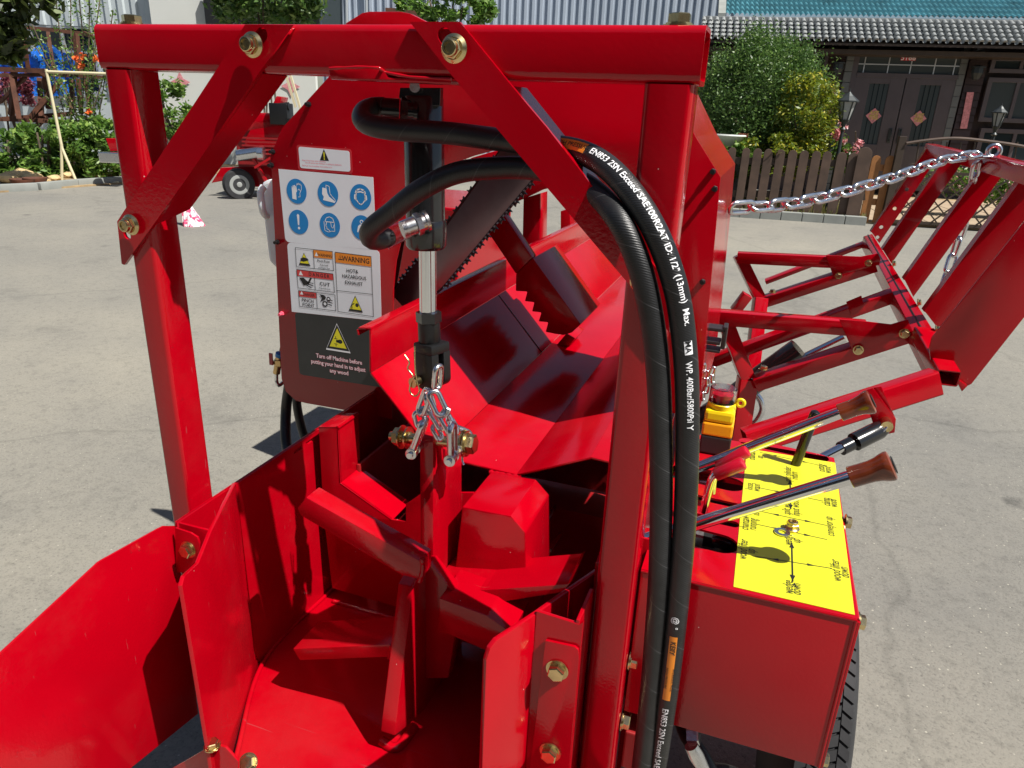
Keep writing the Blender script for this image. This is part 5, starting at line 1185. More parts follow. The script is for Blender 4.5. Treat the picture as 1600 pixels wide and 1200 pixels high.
T3(527, 527.5, 47, 49, WPR, 1); T3(527, 527, 43, 44, INK, 2); T3(527.2, 528.2, 32, 33.5, YPR, 3); 
cx, cz = pxy(531, 534); pr.circ((cx, cz), 4.6*K, INK, 4, n=18, ry=3.6*K); pr.rect((cx-5*K, cz), 5*K, 4.8*K, INK, 4); pr.line([(cx-11*K, cz+4*K), (cx-5*K, cz+4*K)], 1.0*K, INK, 4); pr.line([(cx-11*K, cz-5*K), (cx-5*K, cz-5*K)], 1.0*K, INK, 4); pr.line([(cx-8*K, cz+8*K), (cx-8*K, cz+5*K)], 1.2*K, INK, 4); pr.line([(cx-8*K, cz-9*K), (cx-8*K, cz-6*K)], 1.2*K, INK, 4)
for (px, py, s, sx_) in ((529, 561.5, 'Turn off Machine before', .90), (527.5, 571.5, 'putting your hand in to adjust', .88), (529.5, 581.5, 'any wood', .92)):
    t3(px, py, s, 7.4, PINK, .045, sx_*.98, 1); t3(px, py, s, 7.4, WPR, .006, sx_*.98, 2)
pr.done(st4, 'instruction_print')

# coolant jug, valve and hoses beyond the guard's left edge
YJ = 1.60
jg = sub('plastic_jug', lambda bm: (add_prism(bm, [U(x, y, 'y', YJ) for x, y in ((405, 300), (409, 284), (418, 280), (450, 282), (470, 300), (470, 416), (430, 419), (420, 408), (412, 345))], Y*.12, .010)), JUG, M)
sub('jug_handle', lambda bm: sweep(bm, spline([U(412, 292, 'y', YJ-.02), U(407, 302, 'y', YJ-.03), U(411, 330, 'y', YJ-.03), U(417, 338, 'y', YJ-.01)], .02), .0095, 10), JUG, jg, smooth=60)
YV = 1.75
sub('ball_valve', lambda bm: (add_cyl(bm, U(437, 553, 'y', YV), U(432, 583, 'y', YV), .011, n=16), add_hex(bm, U(436, 562, 'y', YV), -Z, .016, .02), add_cyl(bm, U(436, 568, 'y', YV), U(424, 566, 'y', YV), .007, n=12)), BRASS, M, smooth=35)
sub('valve_handle', lambda bm: add_bar(bm, U(424, 570, 'y', YV-.01), U(423, 552, 'y', YV-.01), .012, .004), GRIP, M); sub('valve_collar', lambda bm: add_cyl(bm, U(438, 552, 'y', YV), U(437, 557, 'y', YV), .014), BLUE, M)
pipe('clear_tube', [U(438, 553, 'y', YV), U(441, 535, 'y', YV), U(442, 515, 'y', YV)], .005, CLEAR, M); pipe('water_tube', [U(432, 583, 'y', YV), U(432, 596, 'y', YV), U(436, 602, 'y', YV), U(446, 594, 'y', YV+.05)], .006, STEEL, M)
pipe('hydraulic_hose', [U(452, 600, 'y', 1.8), U(447, 640, 'y', 1.8), U(447, 690, 'y', 1.75), U(458, 730, 'y', 1.7), U(480, 780, 'y', 1.7)], .017, HOSE, M)
pipe('hydraulic_hose', [U(463, 610, 'y', 1.9), U(465, 640, 'y', 1.9), U(475, 680, 'y', 1.9), U(492, 720, 'y', 1.9), U(520, 780, 'y', 1.9)], .015, HOSE, M)
# tank and engine housing hidden behind the guard; its shadow falls beside the machine
bm = bmesh.new(); add_box(bm, Vector((-1.32, 2.87, -.70)), X*.21, Y*.31, Z*.345, .01); bm2('hydraulic_tank', bm, RED, M)
sub('tank_leg', lambda bm: [add_box(bm, Vector((-1.22, y_, -1.38)), X*.03, Y*.03, Z*.30) for y_ in (2.6, 3.0)], RED, M)

# ---- control box
CY0, CY1, CZ0, CZ1, CX0, CX1 = .93, 1.468, -.917, -.639, -.096, .205
def Cz(px, py, z=CZ1): return U(px, py, 'z', z)
def xy(px, py, z=CZ1): p = Cz(px, py, z); return (p.x, p.y)
def capsule(x0, y0, x1, y1, r): return circ_loop(xy(x0, y0), r, st=xy(x1, y1))
topl = [(CX0, CY0), (CX1, CY0), (CX1, CY1), (CX0, CY1)]
slots = [capsule(1168, 690, 1281, 715, .0175), capsule(1060, 738, 1140, 756, .028), capsule(1060, 770, 1150, 790, .009), capsule(1060, 800, 1146, 819, .010), capsule(1060, 832, 1126, 849, .028)]
fill_curve('control_panel_top', [topl] + slots, (0, 0, CZ1), X, Y, Z, .004, RED, M)
bm = bmesh.new(); add_prism(bm, [Vector((CX0, CY0, CZ0)), Vector((CX1, CY0, CZ0)), Vector((CX1, CY0, CZ1-.0045)), Vector((CX0, CY0, CZ1-.0045))], Y*.004, .001); bm2('control_box_front', bm, RED, M, smooth=35)
sub('control_box_side', lambda bm: add_prism(bm, [Vector((CX1+.001, CY0-.001, CZ0-.0)), Vector((CX1+.001, CY1, CZ0)), Vector((CX1+.001, CY1, CZ1-.005)), Vector((CX1+.001, CY0-.001, CZ1-.005))], X*.004, .001), RED, M, smooth=35)
sub('folded_edge', lambda bm: (sweep(bm, [Vector((CX0, CY0+.002, CZ1-.0035)), Vector((CX1, CY0+.002, CZ1-.0035))], .0035, 10), sweep(bm, [Vector((CX1+.0005, CY0+.002, CZ1-.0035)), Vector((CX1+.0005, CY1, CZ1-.0035))], .0035, 10), sweep(bm, [Vector((CX1-.001, CY0+.002, CZ1-.004)), Vector((CX1-.001, CY0+.002, CZ0))], .0035, 10)), RED, M, smooth=60)
sub('control_box_back', lambda bm: add_prism(bm, [Vector((CX0, CY1, CZ0)), Vector((CX1, CY1, CZ0)), Vector((CX1, CY1, CZ1-.005)), Vector((CX0, CY1, CZ1-.005))], Y*.004), RED, M)
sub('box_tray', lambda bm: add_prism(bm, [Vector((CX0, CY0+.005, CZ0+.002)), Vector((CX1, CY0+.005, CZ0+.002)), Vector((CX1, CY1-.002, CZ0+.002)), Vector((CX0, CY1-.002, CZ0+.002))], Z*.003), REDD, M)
for px, py in ((1322, 815), (1344, 988), (1285, 1185)):
    z_ = {815: -.68, 988: -.70, 1185: -.895}[py]; p = U(px-2, py, 'x', CX1+.005); p = Vector((p.x, max(p.y, CY0+.022), p.z)); bolt(p, X, .0105, M, rot=.2)
# valve bodies visible through the slots
sub('valve_block', lambda bm: (add_box(bm, Vector((-.0, 1.2, -.76)), X*.055, Y*.22, Z*.045, .004),), PLAST, M)
for i, (px, py) in enumerate(((1100, 838), (1118, 842), (1092, 800), (1105, 786), (1088, 752))):
    p = Cz(px, py, CZ1-.04); sub('valve_fitting', lambda bm: (add_hex(bm, p - X*.02, X, .017, .022), add_lathe(bm, p, X, [(0, .013), (.02, .015), (.03, .015), (.034, .010)], 18)), BLKM if i % 2 else STEEL, M, smooth=35)
pipe('valve_hose', [Cz(1118, 842, CZ1-.04), Cz(1134, 846, CZ1-.035), Cz(1140, 852, CZ1-.07), Cz(1130, 860, CZ1-.12)], .015, BLACK, M)
# yellow label
lab = plate('control_label', [Cz(x, y, CZ1+.0004) for x, y in ((1167, 701), (1305, 723.5), (1335.5, 961), (1146, 917))], Z*.0006, YEL, M, 0)
LZ = CZ1+.0012
def lxy(px, py): p = Cz(px, py, LZ); return (p.x, p.y)
pr = Print((0, 0, LZ), X, Y, Z, .0001)
kk = 1/ppm(Cz(1235, 830, LZ))
def lt(px, py, s, h=.0140, sx=.62): pr.text(s, lxy(px, py), h*1.5, INK, 1, rot=pi/2*1.0, bold=.006, sx=sx, shear=.22)
def arrow(x0, y0, x1, y1, wd=.0018, both=True, hs=.013):
    a, b = Vector(lxy(x0, y0)), Vector(lxy(x1, y1)); pr.line([a, b], wd, INK, 1); d = (b-a).normalized(); q_ = Vector((-d.y, d.x))
    for t, s in ((b, 1), (a, -1)) if both else ((b, 1),):
        t_ = t - d*s*.022; pr.poly([tuple(t_), tuple(t_ - d*s*hs + q_*.0034), tuple(t_ - d*s*hs - q_*.0034)], INK, 2)
def arrow2(x0, y0, x1, y1):
    a, b = Vector(lxy(x0, y0)), Vector(lxy(x1, y1)); pr.line([a, b], .0026, INK, 1); d = (b-a).normalized(); q_ = Vector((-d.y, d.x))
    for t, s in ((b, 1), (a, -1)): pr.poly([tuple(t), tuple(t - d*s*.016 + q_*.0042), tuple(t - d*s*.016 - q_*.0042)], INK, 2)
arrow(1188, 707, 1281, 727, hs=.010); arrow(1186, 762, 1286, 783); arrow(1184, 798, 1292, 821); arrow(1182, 819, 1292, 843); arrow(1180, 869, 1299, 888)
arrow2(1234.5, 751, 1235.5, 795); arrow2(1237, 848, 1238.5, 908)
lt(1175, 711, 'chainsaw'); lt(1187, 714, 'up'); lt(1283, 731, 'cutting'); lt(1293, 734, 'wood'); lt(1231, 741, 'split cylinder'); lt(1241, 743, 'return')
lt(1171, 760, 'loose'); lt(1182, 762, 'wood'); lt(1291, 784, 'clamp'); lt(1302, 786, 'wood'); lt(1229, 792, 'split wood'); lt(1243, 793, 'input wood')
lt(1164, 817, 'chainsaw'); lt(1176, 819, 'running'); lt(1181, 800, 'down', sx=.5); lt(1296, 822, 'conveyor up'); lt(1231, 843, 'wedge'); lt(1244, 845, 'up')
lt(1161, 858, 'wood lifter'); lt(1173, 861, 'up'); lt(1306, 891, 'wood lifter'); lt(1319, 894, 'down'); lt(1232, 917, 'wedge'); lt(1244, 920, 'down')
pr.done(lab, 'label_print')
# loose nut and washer lying on the label
p = Cz(1237, 826, LZ+.001); bm = bmesh.new()
add_lathe(bm, p, Z, [(0, .0125), (.002, .0125), (.004, .0105)], 28); add_hex(bm, p+Z*.003, Z, .0108, .008, rot=.5); add_lathe(bm, p+Z*.010, Z, [(0, .009), (.004, .0085), (.005, .0065), (.0045, .0055), (-.004, .0055)], 24)
tag(bm2('nut', bm, ZINC, base=p, smooth=32), 'loose golden lock nut lying on the yellow label', 'nut')
p = Cz(1222, 832, LZ+.0012); bm = bmesh.new(); x_, y_, _z = X, Y, Z; ring = []
for z_, r_ in ((0, .0128), (.0016, .0128), (.0016, .0062), (0, .0062)): ring.append([bm.verts.new(p + Z*z_ + (X*cos(2*pi*i/32)+Y*sin(2*pi*i/32))*r_) for i in range(32)])
for j in range(4):
    for i in range(32): bm.faces.new((ring[j][i], ring[j][(i+1) % 32], ring[(j+1) % 4][(i+1) % 32], ring[(j+1) % 4][i]))
tag(bm2('washer', bm, STEEL, base=p, smooth=32), 'loose flat steel washer lying beside the golden nut', 'washer')
# levers
def lever(y, pts, knob):
    a, b = U(*pts[0], 'y', y), U(*pts[1], 'y', y); d = (b-a).normalized()
    lv = sub('control_lever', lambda bm: add_cyl(bm, a - d*.05, b + d*.01, .0105, n=32), CHROME, M, smooth=40)
    k0, k1 = U(*knob[0], 'y', y), U(*knob[1], 'y', y); L_ = (k1-k0).length
    lathe('lever_knob', k0, k1-k0, [(0, .0148), (.001, .0156), (L_*.35, .0154), (L_*.52, .0156), (L_*.68, .0172), (L_*.82, .0200), (L_*.92, .0214), (L_*.98, .0208), (L_*1.01, .018), (L_*1.02, .012), (L_*1.022, .002)], WOODK, lv, 36)
    lathe('knob_cap', k1 + d*.0006 + (k1-k0).normalized()*L_*.02, k1-k0, [(0, .0125), (.0012, .0125), (.0018, .011)], BLKM, lv, 28)
lever(1.02, ((1040, 833), (1328, 746)), ((1328, 746), (1394, 727)))
lever(1.29, ((1040, 750), (1312, 645)), ((1312, 645), (1362, 627)))
YL = 1.12
def blever(pts, g0, g1, y):
    lv = pipe('small_lever', [U(a, b, 'y', y) for a, b in pts], .0068, CHROME, M, step=.006)
    a, b = U(*g0, 'y', y), U(*g1, 'y', y); L_ = (b-a).length; lathe('lever_grip', a, b-a, [(0, .0098), (.001, .0105), (L_*.93, .0112), (L_*.98, .0095), (L_, .004)], GRIP, lv, 24)
blever([(1099, 800), (1106, 770), (1112, 750), (1118, 742), (1128, 737)], (1118, 742), (1163, 723), 1.10)
blever([(1112, 770), (1114, 750), (1118, 738), (1126, 730), (1135, 725)], (1122, 730), (1169, 704), 1.16)
lathe('black_lever', U(1250, 708, 'y', 1.40), U(1279, 632, 'y', 1.40)-U(1250, 708, 'y', 1.40), [(-.03, .0095), (.0, .0095), (.086, .0098), (.092, .0085), (.095, .004)], BLACK, M, 24)
# emergency stop on a box
YS_ = 1.43
e0_ = Vector((-.026, 1.405, CZ1+.003))
es = sub('stop_switch_base', lambda bm: add_box(bm, e0_ + Z*.019, X*.030, Y*.030, Z*.019, .003), PLAST, M)
sub('stop_switch_box', lambda bm: add_box(bm, e0_ + Z*.053, X*.030, Y*.030, Z*.014, .004), ESTO, es); sub('stop_switch_cover', lambda bm: add_box(bm, e0_ + Z*.081, X*.029, Y*.029, Z*.013, .007), ESTY, es)
lathe('stop_collar', e0_ + Z*.094, Z, [(0, .026), (.010, .0275), (.012, .0255)], ESTY, es, 36); lathe('stop_button', e0_ + Z*.106, Z, [(0, .015), (.008, .015), (.009, .020), (.017, .021), (.019, .018)], GRIP, es, 36)
lathe('clear_cover', e0_ + Z*.106, Z, [(0, .0265), (.028, .0262), (.030, .024), (.030, .0), (.0285, .0), (.0285, .0235), (.0, .025)], CLEAR, es, 36)
sub('cover_lug', lambda bm: sweep(bm, [e0_ + Z*.108 + X*.036 + (X*cos(a)+Z*sin(a))*.007 for a in [2*pi*i/16 for i in range(16)]], .0035, 8, closed=True), ESTY, es, smooth=60)
# brackets and hardware between post and box
pl('box_bracket', [(995, 840), (1060, 850), (1060, 1000), (980, 1120), (975, 1080)], 'y', .985, Y*.006, mat=RED)
for px, py in ((984, 1029), (972, 1124)): bolt(U(px, py, 'x', -.098), X, .0135, M, rot=.3)
sub('support_bar', lambda bm: add_box(bm, Vector((-.06, 1.15, -1.0)), X*.03, Y*.22, Z*.04, .003), REDD, M)
pipe('lower_hose', [U(1130, 1250, 'y', 1.0), U(1100, 1190, 'y', 1.02), U(1075, 1150, 'y', 1.05), U(1060, 1110, 'y', 1.1)], .016, HOSE, M); pipe('lower_hose', [U(1180, 1230, 'y', 1.1), U(1120, 1210, 'y', 1.05), U(1060, 1230, 'y', 1.0)], .02, HOSE, M)
sub('hose_fitting', lambda bm: (add_hex(bm, U(1075, 1150, 'y', 1.02), Vector((1, 0, .3)), .016, .02), add_lathe(bm, U(1080, 1165, 'y', 1.0), Vector((.6, 0, -1)), [(0, .012), (.02, .014), (.05, .012)], 16)), STEEL, M, smooth=35)
# guard side fittings: plastic guide and its chain
HP = lambda px, py, x=-.09: U(px, py, 'x', x)
sub('plastic_guide', lambda bm: (add_box(bm, U(1118, 512, 'y', 1.62), X*.024, Y*.02, Z*.004, .002), add_box(bm, U(1132, 525, 'y', 1.62), X*.005, Y*.02, Z*.026, .002), add_box(bm, U(1112, 532, 'y', 1.62), X*.020, Y*.02, Z*.004, .002), add_box(bm, U(1113, 545, 'y', 1.62), X*.018, Y*.02, Z*.003, .002), add_box(bm, U(1101, 540, 'y', 1.62), X*.005, Y*.02, Z*.014, .002)), PLAST, M)
hc = root('hanging_chain', 'short steel chain dangling beside the emergency stop', 'chain', U(1104, 575, 'y', 1.6))
for i, (px, py) in enumerate(((1100, 575), (1103, 586), (1106, 597), (1104, 608), (1099, 619), (1113, 580), (1114, 592))): link3(U(px, py, 'y', 1.6), Vector((.15 if i % 2 else -.1, 0, 1)), X if i % 2 else Y + X*.5, .026, .016, .0032, hc)
# mudguard wheel on the right
wr, wc_, wx0, wx1 = .365, Vector((0, 1.52, GZ+.365)), .195, .335
whl = sub('wheel', lambda bm: add_lathe(bm, Vector((wx0, wc_.y, wc_.z)), X, [(0, .20), (.002, .25), (.006, .31), (.020, .35), (.030, .358), (.11, .358), (.120, .35), (.134, .31), (.138, .25), (.14, .20)], 72), RUB, M, smooth=40)
sub('rim', lambda bm: add_lathe(bm, Vector((wx0+.02, wc_.y, wc_.z)), X, [(0, .19), (.0, .205), (.10, .205), (.10, .19), (.05, .17), (.05, .03), (.07, .03), (.07, .001)], 40), STEEL, whl, smooth=35)
def tread(bm):
    n_ = 84
    for row, (xc, wdt) in enumerate(((wx0+.033, .020), (wx0+.056, .022), (wx0+.084, .022), (wx0+.107, .020))):
        for i in range(n_):
            a = 2*pi*(i + .5*(row % 2))/n_; da = 2*pi/n_*.40
            def P(x_, aa, r_): return Vector((x_, wc_.y + cos(aa)*r_, wc_.z + sin(aa)*r_))
            sk = .25*da*(1 if row % 2 else -1)*2.2
            pts = [P(xc-wdt/2, a-da-sk, .352), P(xc+wdt/2, a-da+sk, .352), P(xc+wdt/2, a+da+sk, .352), P(xc-wdt/2, a+da-sk, .352)]
            add_prism(bm, pts, Vector((0, cos(a), sin(a)))*.0125)
sub('tread', tread, RUB, whl, kind='stuff')
sub('axle', lambda bm: add_cyl(bm, Vector((-.85, wc_.y, wc_.z)), Vector((wx0+.05, wc_.y, wc_.z)), .03), REDD, M)
wh2 = sub('wheel', lambda bm: add_lathe(bm, Vector((-1.2, wc_.y, wc_.z)), X, [(0, .20), (.006, .31), (.030, .358), (.11, .358), (.134, .31), (.14, .20)], 48), RUB, M, smooth=40)
sub('chassis_beam', lambda bm: [add_box(bm, Vector((x_, 2.0, -1.22)), X*.04, Y*1.3, Z*.05, .004) for x_ in (-.75, -.25)], REDD, M)
sub('support_leg', lambda bm: [add_box(bm, Vector((x_, y_, -1.48)), X*.025, Y*.025, Z*.215, .002) for x_, y_ in ((-.75, 1.1), (-.25, 3.1))], REDD, M)

# ================================================================== LOG LIFTER (part of the machine, right)
def bpx(name, x0, y0, yd0, x1, y1, yd1, wpx, mat=RED, par=None, depth=None, up=-_f0, bev=.003):
    p0, p1 = U(x0, y0, 'y', yd0), U(x1, y1, 'y', yd1); w_ = wpx/ppm((p0+p1)/2); return bar(name, p0, p1, depth or w_, w_, mat, par or M, up=up, bev=bev)
# crossbar: two tubes side by side, open towards the viewer
q4 = [U(1349, 369, 'y', 4.0), U(1363, 365, 'y', 4.0), U(1474, 540, 'y', 2.62), U(1456, 575, 'y', 2.5)]
plate('lifter_crossbar', q4, -Z*.055, RED, M, .004)
ctr0, ctr1 = (q4[0]+q4[1])/2 + Z*.0015, (q4[2]+q4[3])/2 + Z*.0015
bar('crossbar_seam', ctr0, ctr1, .004, .002, INK, M, bev=0)
dcb = (ctr0-ctr1).normalized()
sqtube('crossbar_end', U(1481, 591, 'y', 2.42), U(1481, 591, 'y', 2.42) + dcb*.35, .066, .052, .006, .004, RED, M)
ARM = 'lifter_arm'
bpx(ARM, 1152, 402, 3.5, 1345, 411, 3.5, 17, depth=.05); bpx(ARM, 1154, 398, 3.52, 1187, 466, 3.52, 18, depth=.05); bpx(ARM, 1190, 472, 3.5, 1368, 414, 3.5, 18, depth=.05)
bpx(ARM, 1196, 440, 4.0, 1350, 381, 4.0, 14, depth=.02); bpx(ARM, 1168, 460, 3.7, 1148, 486, 3.7, 13, depth=.05)
bpx(ARM, 1108, 494, 2.85, 1352, 513, 2.85, 24, depth=.055); bpx(ARM, 1128, 490, 2.87, 1167, 590, 2.87, 26, depth=.055); bpx(ARM, 1180, 598, 2.85, 1420, 520, 2.85, 25, depth=.055)
bpx(ARM, 1100, 568, 3.2, 1396, 461, 3.2, 19, depth=.05)
bpx('lifter_post', 1188, 466, 3.45, 1172, 600, 3.3, 17, depth=.06); bpx('lifter_post', 1168, 590, 2.87, 1152, 700, 2.87, 25, depth=.07)
for pts, yd in ((((1290, 399), (1345, 401), (1372, 396), (1376, 405), (1374, 414), (1302, 432)), 3.47), (((1311, 499), (1350, 502), (1392, 507), (1419, 499), (1424, 518), (1334, 553)), 2.81), (((1322, 472), (1346, 462), (1352, 486), (1330, 494)), 3.17)):
    pl('gusset_plate', pts, 'y', yd, Y*.006)
for px, py, yd in ((1413, 521, 2.8), (1341, 547, 2.8), (1357, 411, 3.46), (1310, 431, 3.46)): bolt(U(px, py, 'y', yd), -Y, .014 if yd < 3 else .012, M, rot=random.random())
for px, py, yd in ((1462, 515, 2.75), (1434, 473, 3.0), (1395, 412, 3.5)): bolt(U(px, py, 'y', yd), Vector((1, -.3, .3)), .012, M)
bolt(U(1193, 577, 'y', 2.84), Z, .014, M); bolt(U(1207, 457, 'y', 3.46), Z, .013, M)
# lowest arm
q0, q1 = U(1165, 690, 'y', 2.2), U(1462, 596, 'y', 2.42)
sqtube('lifter_lower_arm', q0, q1, .080, .062, .008, .004, RED, M, up=(0, 1, 0))
pl('ram_bracket', [(1348, 612), (1364, 606), (1400, 655), (1398, 676), (1380, 680), (1366, 668)], 'y', 2.12, Y*.006); pl('ram_bracket', [(1364, 606), (1377, 604), (1400, 655), (1390, 650)], 'y', 2.17, Y*.006)
# lifting ram
r0, r1, r2 = U(1300, 708, 'y', 2.0), U(1335, 690, 'y', 2.05), U(1388, 664, 'y', 2.12)
sub('lifting_ram', lambda bm: (add_cyl(bm, U(1140, 790, 'y', 1.9), U(1316, 699, 'y', 2.02), .013, n=24)), CHROME, M, smooth=40)
sub('ram_head', lambda bm: (add_lathe(bm, U(1314, 701, 'y', 2.02), r2-r1, [(0, .020), (.035, .020), (.036, .013), (.045, .013), (.046, .026), (.13, .026), (.15, .02)], 28)), BLACK, M, smooth=35)
pn = U(1386, 667, 'y', 2.08); sub('ram_pin', lambda bm: add_cyl(bm, pn, pn + Y*.06, .016), ZINC, M, smooth=35)
sub('cotter_pin', lambda bm: sweep(bm, spline([pn, pn + Vector((-.02, -.01, -.03)), pn + Vector((-.05, -.01, -.045))], .01), .003, 6), STEEL, M)
sub('lifter_cylinder', lambda bm: add_lathe(bm, U(1070, 675, 'y', 3.0), U(1180, 596, 'y', 3.0)-U(1070, 675, 'y', 3.0), [(0, .05), (.6, .05)], 28), BLACK, M, smooth=40)
sub('lifter_rod', lambda bm: add_cyl(bm, U(1180, 596, 'y', 3.1), U(1320, 528, 'y', 3.1), .018, n=20), CHROME, M, smooth=40)
pipe('steel_line', [U(1180, 615, 'y', 3.0), U(1188, 625, 'y', 3.0), U(1191, 640, 'y', 3.0), U(1184, 655, 'y', 3.0), U(1174, 664, 'y', 3.0)], .013, STEEL, M)
# basket: four flat tines, top bar and end panel
def tine(bx0, by0, bx1, by1, tx0, ty0, tx1, ty1, yd, holes=()):
    lp = [xz(bx0, by0, yd), xz(bx1, by1, yd), xz(tx1, ty1, yd), xz(tx0, ty0, yd)]
    hl = [circ_loop(xz(hx, hy, yd), .009, 12) for hx, hy in holes]
    t_ = fill_curve('tine', [lp] + hl, (0, yd, 0), X, Z, -Y, .008, RED, M)
    a, b = U(bx0, by0, 'y', yd), U(tx0, ty0, 'y', yd); d = (b-a).normalized(); n_ = Vector((-d.z, 0, d.x))
    sub('tine_flange', lambda bm: add_prism(bm, [a, b, b + Y*.05, a + Y*.05], n_*.006, 0), RED, t_)
tine(1362, 363, 1374, 380, 1450, 233, 1468, 242, 4.0, ((1417, 296), (1398, 326), (1377, 355), (1371, 371)))
tine(1380, 391, 1393, 412, 1483, 242, 1502, 256, 3.55)
tine(1414, 438, 1427, 464, 1541, 260, 1568, 272, 3.15)
tine(1446, 488, 1467, 515, 1616, 258, 1660, 268, 2.85)
tb0, tb1 = U(1452, 233, 'y', 4.05), U(1680, 292, 'y', 2.6)
bar('basket_top_bar', tb0, U(1548, 258, 'y', 3.3), .05, .05, RED, M, bev=.006); bar('basket_top_bar', U(1543, 254, 'y', 3.15), tb1, .06, .06, RED, M, bev=.006)
pl('basket_end_panel', [(1700, 215), (1600, 347), (1456, 528), (1452, 545), (1454, 562), (1464, 577), (1512, 603), (1518, 600), (1700, 370)], 'y', 2.5, Y*.008)
pl('panel_foot', [(1492, 590), (1512, 603), (1503, 612)], 'y', 2.48, Y*.04)
# chains on the lifter: each hangs, so each is its own thing
def chain(rt, pts, L_, W_, r, yfun=None, tilt=0):  # links
    path = spline(pts, .01); S_ = [0]
    for i in range(1, len(path)): S_.append(S_[-1] + (path[i]-path[i-1]).length)
    n_ = max(2, int(round(S_[-1]/(L_-3.2*r)))); base = None
    for i in range(n_):
        s = (i+.5)/n_*S_[-1]; p, t = at_s(path, S_, s); nv = (Z*.45 + _f0*.9) if i % 2 else (Z*.95 - _f0*.45)
        if abs(t.normalized().z) > .8: nv = _r0 if i % 2 else _f0
        link3(p, t, nv, L_, W_, r, rt, seg=8)
c_ = root('long_chain', 'long bright steel chain running from the red guard to the lifter basket', 'chain', U(1143, 328, 'y', 1.9))
chain(c_, [U(1143, 325, 'y', 1.9), U(1200, 322, 'y', 2.0), U(1260, 314, 'y', 2.15), U(1330, 297, 'y', 2.35), U(1400, 276, 'y', 2.6), U(1470, 252, 'y', 2.85), U(1530, 240, 'y', 3.05)], .088, .042, .0062)
link3(U(1553, 236, 'y', 3.1), Vector((1, 0, 0)), Z, .055, .055, .008, c_, 'end_ring'); link3(U(1524, 246, 'y', 3.08), Vector((1, 0, .1)), _f0, .10, .03, .006, c_, 'shackle')
c_ = root('dangling_chain', 'steel chain hanging straight down behind the basket tines', 'chain', U(1500, 366, 'y', 3.3))
chain(c_, [U(1527, 252, 'y', 3.1), U(1524, 268, 'y', 3.12), U(1518, 290, 'y', 3.2), U(1512, 325, 'y', 3.3), U(1500, 366, 'y', 3.35), U(1488, 405, 'y', 3.35), U(1473, 450, 'y', 3.3)], .092, .046, .0072)

# ================================================================== second machine and small things on the yard, left
SD = 13.6
sm = root('log_splitter', 'second red machine parked in the yard at the left, seen between frame and guard', 'machine', B(400, 308, SD))
def sq(name, px, mat=RED, D=SD, th=.35, bev=.01): return plate(name, [B(x, y, D) for x, y in px], _f0*th, mat, sm, bev)
sq('engine_hood', ((385, 214), (398, 190), (434, 182), (447, 200), (452, 218), (440, 230), (382, 226)), th=.6)
sq('side_panel', ((372, 196), (400, 176), (438, 178), (444, 196), (384, 205)), th=.5)
sq('grille_frame', ((375, 230), (440, 232), (438, 262), (425, 262), (424, 240), (375, 238)), D=SD-.05, th=.05)
for i in range(5): bar('grille_bar', B(378, 215+i*6, SD-.1), B(436, 217+i*6, SD-.1), .03, .03, REDD, sm, bev=0)
sq('frame_beam', ((345, 262), (420, 258), (428, 268), (428, 292), (385, 292), (384, 276), (362, 280), (330, 286)), D=SD+.1, th=.1)
sub('muffler', lambda bm: (add_cyl(bm, B(372, 243, SD-.2), B(404, 238, SD-.2), .10, n=18), add_lathe(bm, B(404, 240, SD-.2), _r0, [(0, .12), (.1, .12), (.12, .05)], 18)), STEEL, sm, smooth=40)
sub('engine', lambda bm: (add_box(bm, B(440, 178, SD+.1), _r0*.16, _f0*.2, Z*.18, .02), add_cyl(bm, B(430, 168, SD), B(452, 166, SD), .07), add_cyl(bm, B(452, 185, SD-.15), B(455, 215, SD-.15), .05)), BLKM, sm, smooth=35)
sq('chute', ((420, 175), (432, 150), (440, 152), (434, 178)), th=.4)
def wheelB(px, py, r, D, par=sm):
    c = B(px, py, D); d = (_r0*.5 + _f0*-.86).normalized()
    w_ = sub('wheel', lambda bm: add_lathe(bm, c, d, [(-.08, r*.6), (-.08, r*.9), (-.05, r), (.05, r), (.08, r*.9), (.08, r*.6)], 36), RUB, par, smooth=40); sub('rim', lambda bm: add_lathe(bm, c, d, [(-.06, r*.6), (.083, r*.62), (.087, r*.55), (.07, r*.2), (.09, r*.15), (.095, .001)], 24), LGLASS, w_, smooth=40)
wheelB(373, 288, .28, SD-.1); wheelB(402, 252, .20, SD+.3)
sub('tow_bar', lambda bm: (add_bar(bm, B(396, 248, SD-.2), B(420, 290, SD-.2), .05, .05), add_bar(bm, B(398, 262, SD-.3), B(424, 246, SD-.3), .04, .04)), RED, sm)
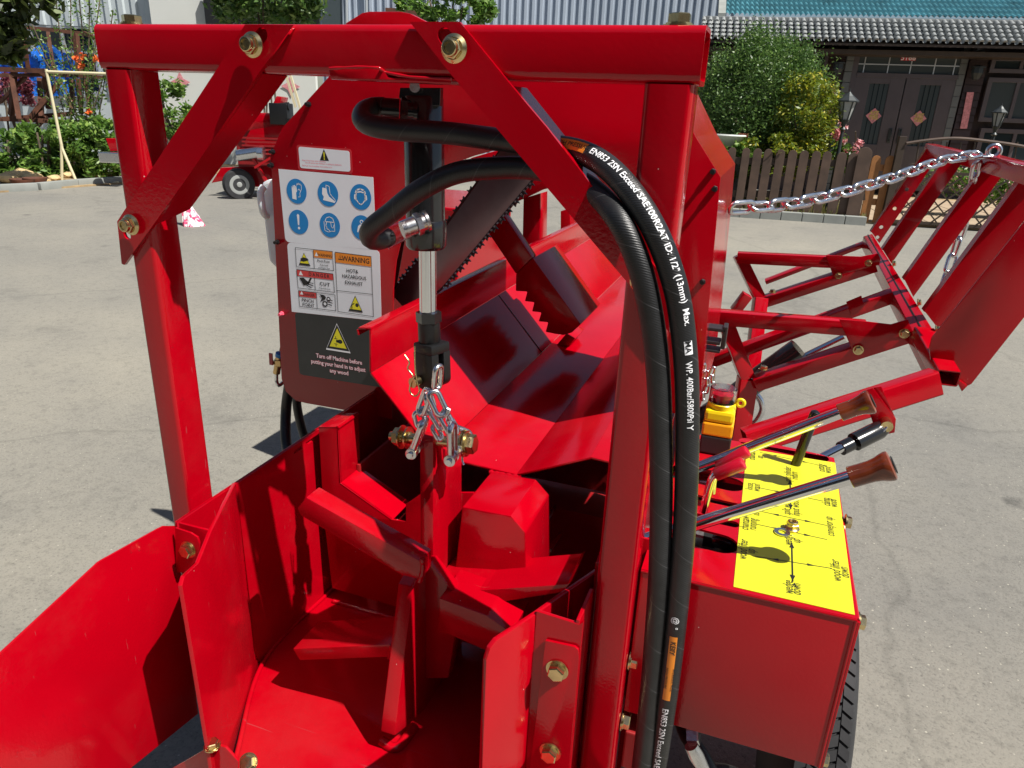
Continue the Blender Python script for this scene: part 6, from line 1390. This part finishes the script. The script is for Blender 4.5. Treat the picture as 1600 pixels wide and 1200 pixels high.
for x0, y0, x1, y1 in ((445, 110, 462, 168), (451, 108, 470, 172)): bar('cream_pole', B(x0, y0, SD+1), B(x1, y1, SD+1), .04, .04, CREAM, sm, bev=0)
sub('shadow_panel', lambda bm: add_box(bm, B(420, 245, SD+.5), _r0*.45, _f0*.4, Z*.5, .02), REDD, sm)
tl = root('trailer', 'red trailer tail with silver bracket peeking out left of the frame post', 'trailer', B(180, 282, 14.6))
plate('tail_panel', [B(x, y, 14.6) for x, y in ((165, 216), (250, 216), (250, 236), (172, 236))], _f0*.3, RED, tl, .01); sub('bracket', lambda bm: add_box(bm, B(176, 246, 14.5), _r0*.22, _f0*.1, Z*.10, .02), STEEL, tl); sub('stand_leg', lambda bm: add_bar(bm, B(220, 236, 14.7), G(220, 292), .08, .08), RED, tl)
# pink and white bag lying on the yard
c = G(303, 352); bm = bmesh.new(); rng = random.Random(4)
bmesh.ops.create_cone(bm, cap_ends=True, segments=16, radius1=.15, radius2=.04, depth=.36)
bmesh.ops.subdivide_edges(bm, edges=bm.edges[:], cuts=2)
for v in bm.verts: v.co = Vector((v.co.x*rng.uniform(.75, 1.2), v.co.y*rng.uniform(.75, 1.2), (v.co.z+.18)*rng.uniform(.92, 1.05))) ; v.co.x -= v.co.z*.35; v.co += c
FAB2, t_, b_ = new_mat('pink_white_print_cloth'); b_.inputs['Roughness'].default_value = .8; t_.links.new(ramp(t_, noise(t_, 18, 3, .6), [(.44, (.62, .05, .14)), (.52, (.8, .72, .74))]), b_.inputs['Base Color'])
tag(bm2('cloth_bag', bm, FAB2, base=c), 'crumpled pink and white cloth bag standing on the grey yard', 'bag')

# ================================================================== scale to metres, put the ground at z = 0
off = Vector((0, 0, TZ)); done = set()
for o in list(bpy.data.objects):
    if o.type in ('CAMERA',) or o.name == 'sun': continue
    if o.type == 'MESH' and o.data.name not in done:
        done.add(o.data.name); o.data.transform(Matrix.Scale(S, 4))
    if o.type == 'EMPTY': o.empty_display_size *= S
    o.location = Vector(o.location)*S + (off if o.parent is None else Vector((0, 0, 0)))
